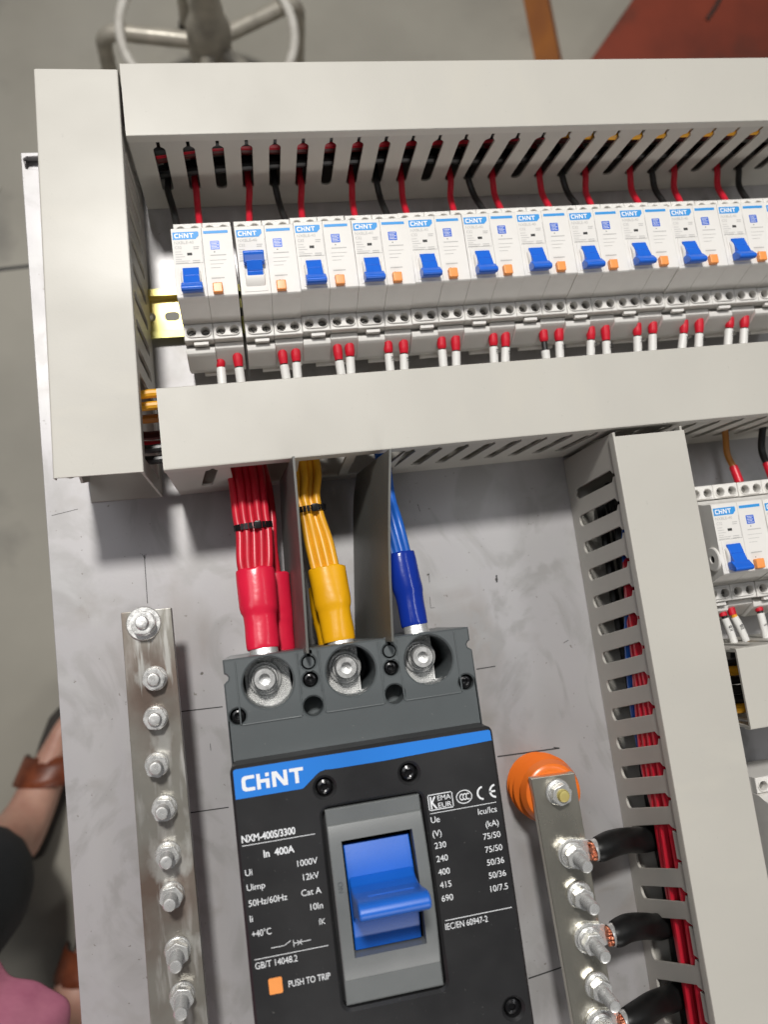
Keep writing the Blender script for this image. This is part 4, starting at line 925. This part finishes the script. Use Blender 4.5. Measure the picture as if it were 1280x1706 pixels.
def leg(hip, knee, ank, foot, k0):
    n = len(K)
    K.append((hip, 72, k0)); K.append((knee, 50, n)); K.append((((knee[0] + ank[0]) / 2, (knee[1] + ank[1]) / 2, (knee[2] + ank[2]) / 2 + 40), 40, n + 1)); K.append((ank, 33, n + 2))
    a = Vector((ank[0], ank[1], FL + 48)); 
    K.append((tuple(a), (34, 36), n + 3)); 
    f1 = (a.x + fd.x * 60, a.y + fd.y * 60, FL + 40); f2 = (a.x + fd.x * 115, a.y + fd.y * 115, FL + 29); f3 = (a.x + fd.x * 168, a.y + fd.y * 168, FL + 24)
    K.append((f1, (32, 37), n + 4)); K.append((f2, (20, 41), n + 5)); K.append((f3, (13, 38), n + 6))
    K.append(((a.x - fd.x * 38, a.y - fd.y * 38, FL + 30), 26, n + 4))
leg((-390, -560, 20), (-388, -470, -320), (-342, -430, -655), fA, 0)
leg((-400, -660, 20), (-370, -670, -320), (-304, -702, -655), fB, 0)
for sy, el, ha in ((1, (-360, -420, 250), (-265, -430, 420)), (-1, (-330, -730, 240), (-215, -600, 400))):
    n = len(K); sh = (-385 + 25 * (sy < 0), -575 + 150 * sy, 420)
    K.append((sh, 52, 2)); K.append((el, 38, n)); K.append((ha, 26, n + 1)); K.append((tuple(Vector(ha) + Vector((35, 18, 25))), 30, n + 2))
body = skin_obj('body', 'skin', K, t, o)
# fingers, each a short chain rooted in the palm
for sy, ha in ((1, (-265, -430, 420)), (-1, (-215, -600, 400))):
    for q in range(5):
        p = Vector(ha) + Vector((50, 26, 36)) + Vector((-12, 22, 0)).normalized() * (q - 2) * 15
        d1 = Vector((26, 12, 8)) if q else Vector((14, -16, 16))
        skin_obj('finger', 'skin', [(tuple(p - d1 * .4), 10, None), (tuple(p + d1 * .6), 9, 0), (tuple(p + d1 * 1.3 + Vector((0, 0, -8))), 8, 1), (tuple(p + d1 * 1.6 + Vector((0, 0, -22))), 7, 2)], body, o, 1)
# trousers
Tr = [((-400, -600, 40), (120, 130), None), ((-392, -555, -20), 105, 0), ((-392, -484, -320), 98, 1), ((-374, -468, -500), 92, 2), ((-358, -458, -636), 78, 3),
      ((-398, -655, -20), 100, 0), ((-378, -674, -320), 78, 5), ((-348, -690, -500), 68, 6), ((-322, -712, -640), 58, 7)]
skin_obj('trousers', 'trousers', Tr, t, o)
# pink top with a loose hem
b = MB(); b.T = o
import random as _r
hem = []
prof_ = [(-200, 190, 195), (-150, 184, 192), (20, 165, 190), (160, 150, 185), (330, 140, 190), (420, 110, 175), (470, 62, 80), (480, 54, 60)]
n = 120; vs = []; fs = []
for q, (z_, ra, rb_) in enumerate(prof_):
    lx_ = -314 - 0.10 * (z_ + 200); ly_ = -604 - .04 * (z_ + 200)
    for i in range(n):
        a = 2 * math.pi * i / n; wv = 1 + (.028 * math.sin(9 * a + .7) + .035 * math.sin(17 * a + 2 + .3 * q) + .018 * math.sin(31 * a + q)) * max(0, 1 - q / 3.5)
        vs.append((lx_ + ra * wv * math.cos(a), ly_ + rb_ * wv * math.sin(a), z_ + (10 * math.sin(4 * a) if q == 0 else 0)))
for q in range(len(prof_) - 1):
    for i in range(n): fs.append((q * n + i, q * n + (i + 1) % n, (q + 1) * n + (i + 1) % n, (q + 1) * n + i))
b.add(vs, fs); tp = b.obj('top', 'pink', t, smooth=180)
sd = tp.modifiers.new('thick', 'SOLIDIFY'); sd.thickness = .003; ss = tp.modifiers.new('sub', 'SUBSURF'); ss.levels = 1; ss.render_levels = 2
for sy, sh, el in ((1, (-385, -445, 420), (-362, -422, 260)), (-1, (-365, -720, 420), (-332, -728, 250))):
    skin_obj('sleeve', 'pink', [(sh, 68, None), (tuple(Vector(sh).lerp(Vector(el), .5)), 60, 0), (el, 52, 1)], tp, o)
skin_obj('hair', 'hair', [((-372, -540, 700), 98, None), ((-376, -545, 770), 74, 0), ((-392, -565, 640), 66, 0)], t, o)
for e in (-1, 1):
    sx = Vector((-346, -520, 690)); f_ = Vector((.6, .8, 0)); s2 = Vector((.8, -.6, 0)) * e
    b = MB(); b.T = o; c = sx + f_ * 78 + s2 * 30 + Vector((0, 0, -4)); b.lathe([(0, -9), (7, -6), (9, 0), (7, 6), (0, 9)], tuple(c), n=12); b.obj('eye', 'whiteink', body)
b = MB(); b.T = o; c = Vector((-346, -520, 660)) + Vector((.6, .8, 0)) * 84; b.lathe([(0, -18), (13, -12), (9, 6), (0, 24)], tuple(c), n=12); b.obj('nose', 'skin', body)
b = MB(); b.T = o; c = Vector((-346, -520, 636)) + Vector((.6, .8, 0)) * 76; b.lathe([(0, -7), (16, -3), (16, 3), (0, 7)], tuple(c), n=12); b.obj('mouth', 'pink', body)
# sandals: sole and a broad strap
for f in (Vector((-338, -430)), Vector((-300, -702))):
    b = MB(); b.T = o; side = Vector((fd.y, -fd.x))
    L2 = [(-58, 16), (-48, 27), (-20, 29), (40, 30), (100, 36), (140, 36), (160, 28), (168, 14)]
    P = [f + fd * u + side * w_ for u, w_ in L2] + [f + fd * u - side * w_ for u, w_ in L2[::-1]]
    b.prof([(p.x, p.y) for p in P], FL + .5, FL + 13, 'z', b=3); sn = b.obj('sandal', 'sole', t)
    b = MB(); b.T = o; vs = []; fs = []; nn = 16
    for u, hgt in ((58, 80), (70, 76), (84, 70), (98, 63)):
        for i in range(nn + 1):
            a = math.pi * i / nn; p = f + fd * (u + 16 * math.cos(a)) + side * (43 * math.cos(a)); vs.append((p.x, p.y, FL + 8 + (hgt - 8) * math.sin(a) ** .75))
    for j in range(3):
        for i in range(nn): a = j * (nn + 1) + i; fs.append((a, a + 1, a + nn + 2, a + nn + 1))
    b.add(vs, fs); st_ = b.obj('strap', 'leather', sn, smooth=180); md = st_.modifiers.new('thick', 'SOLIDIFY'); md.thickness = .004
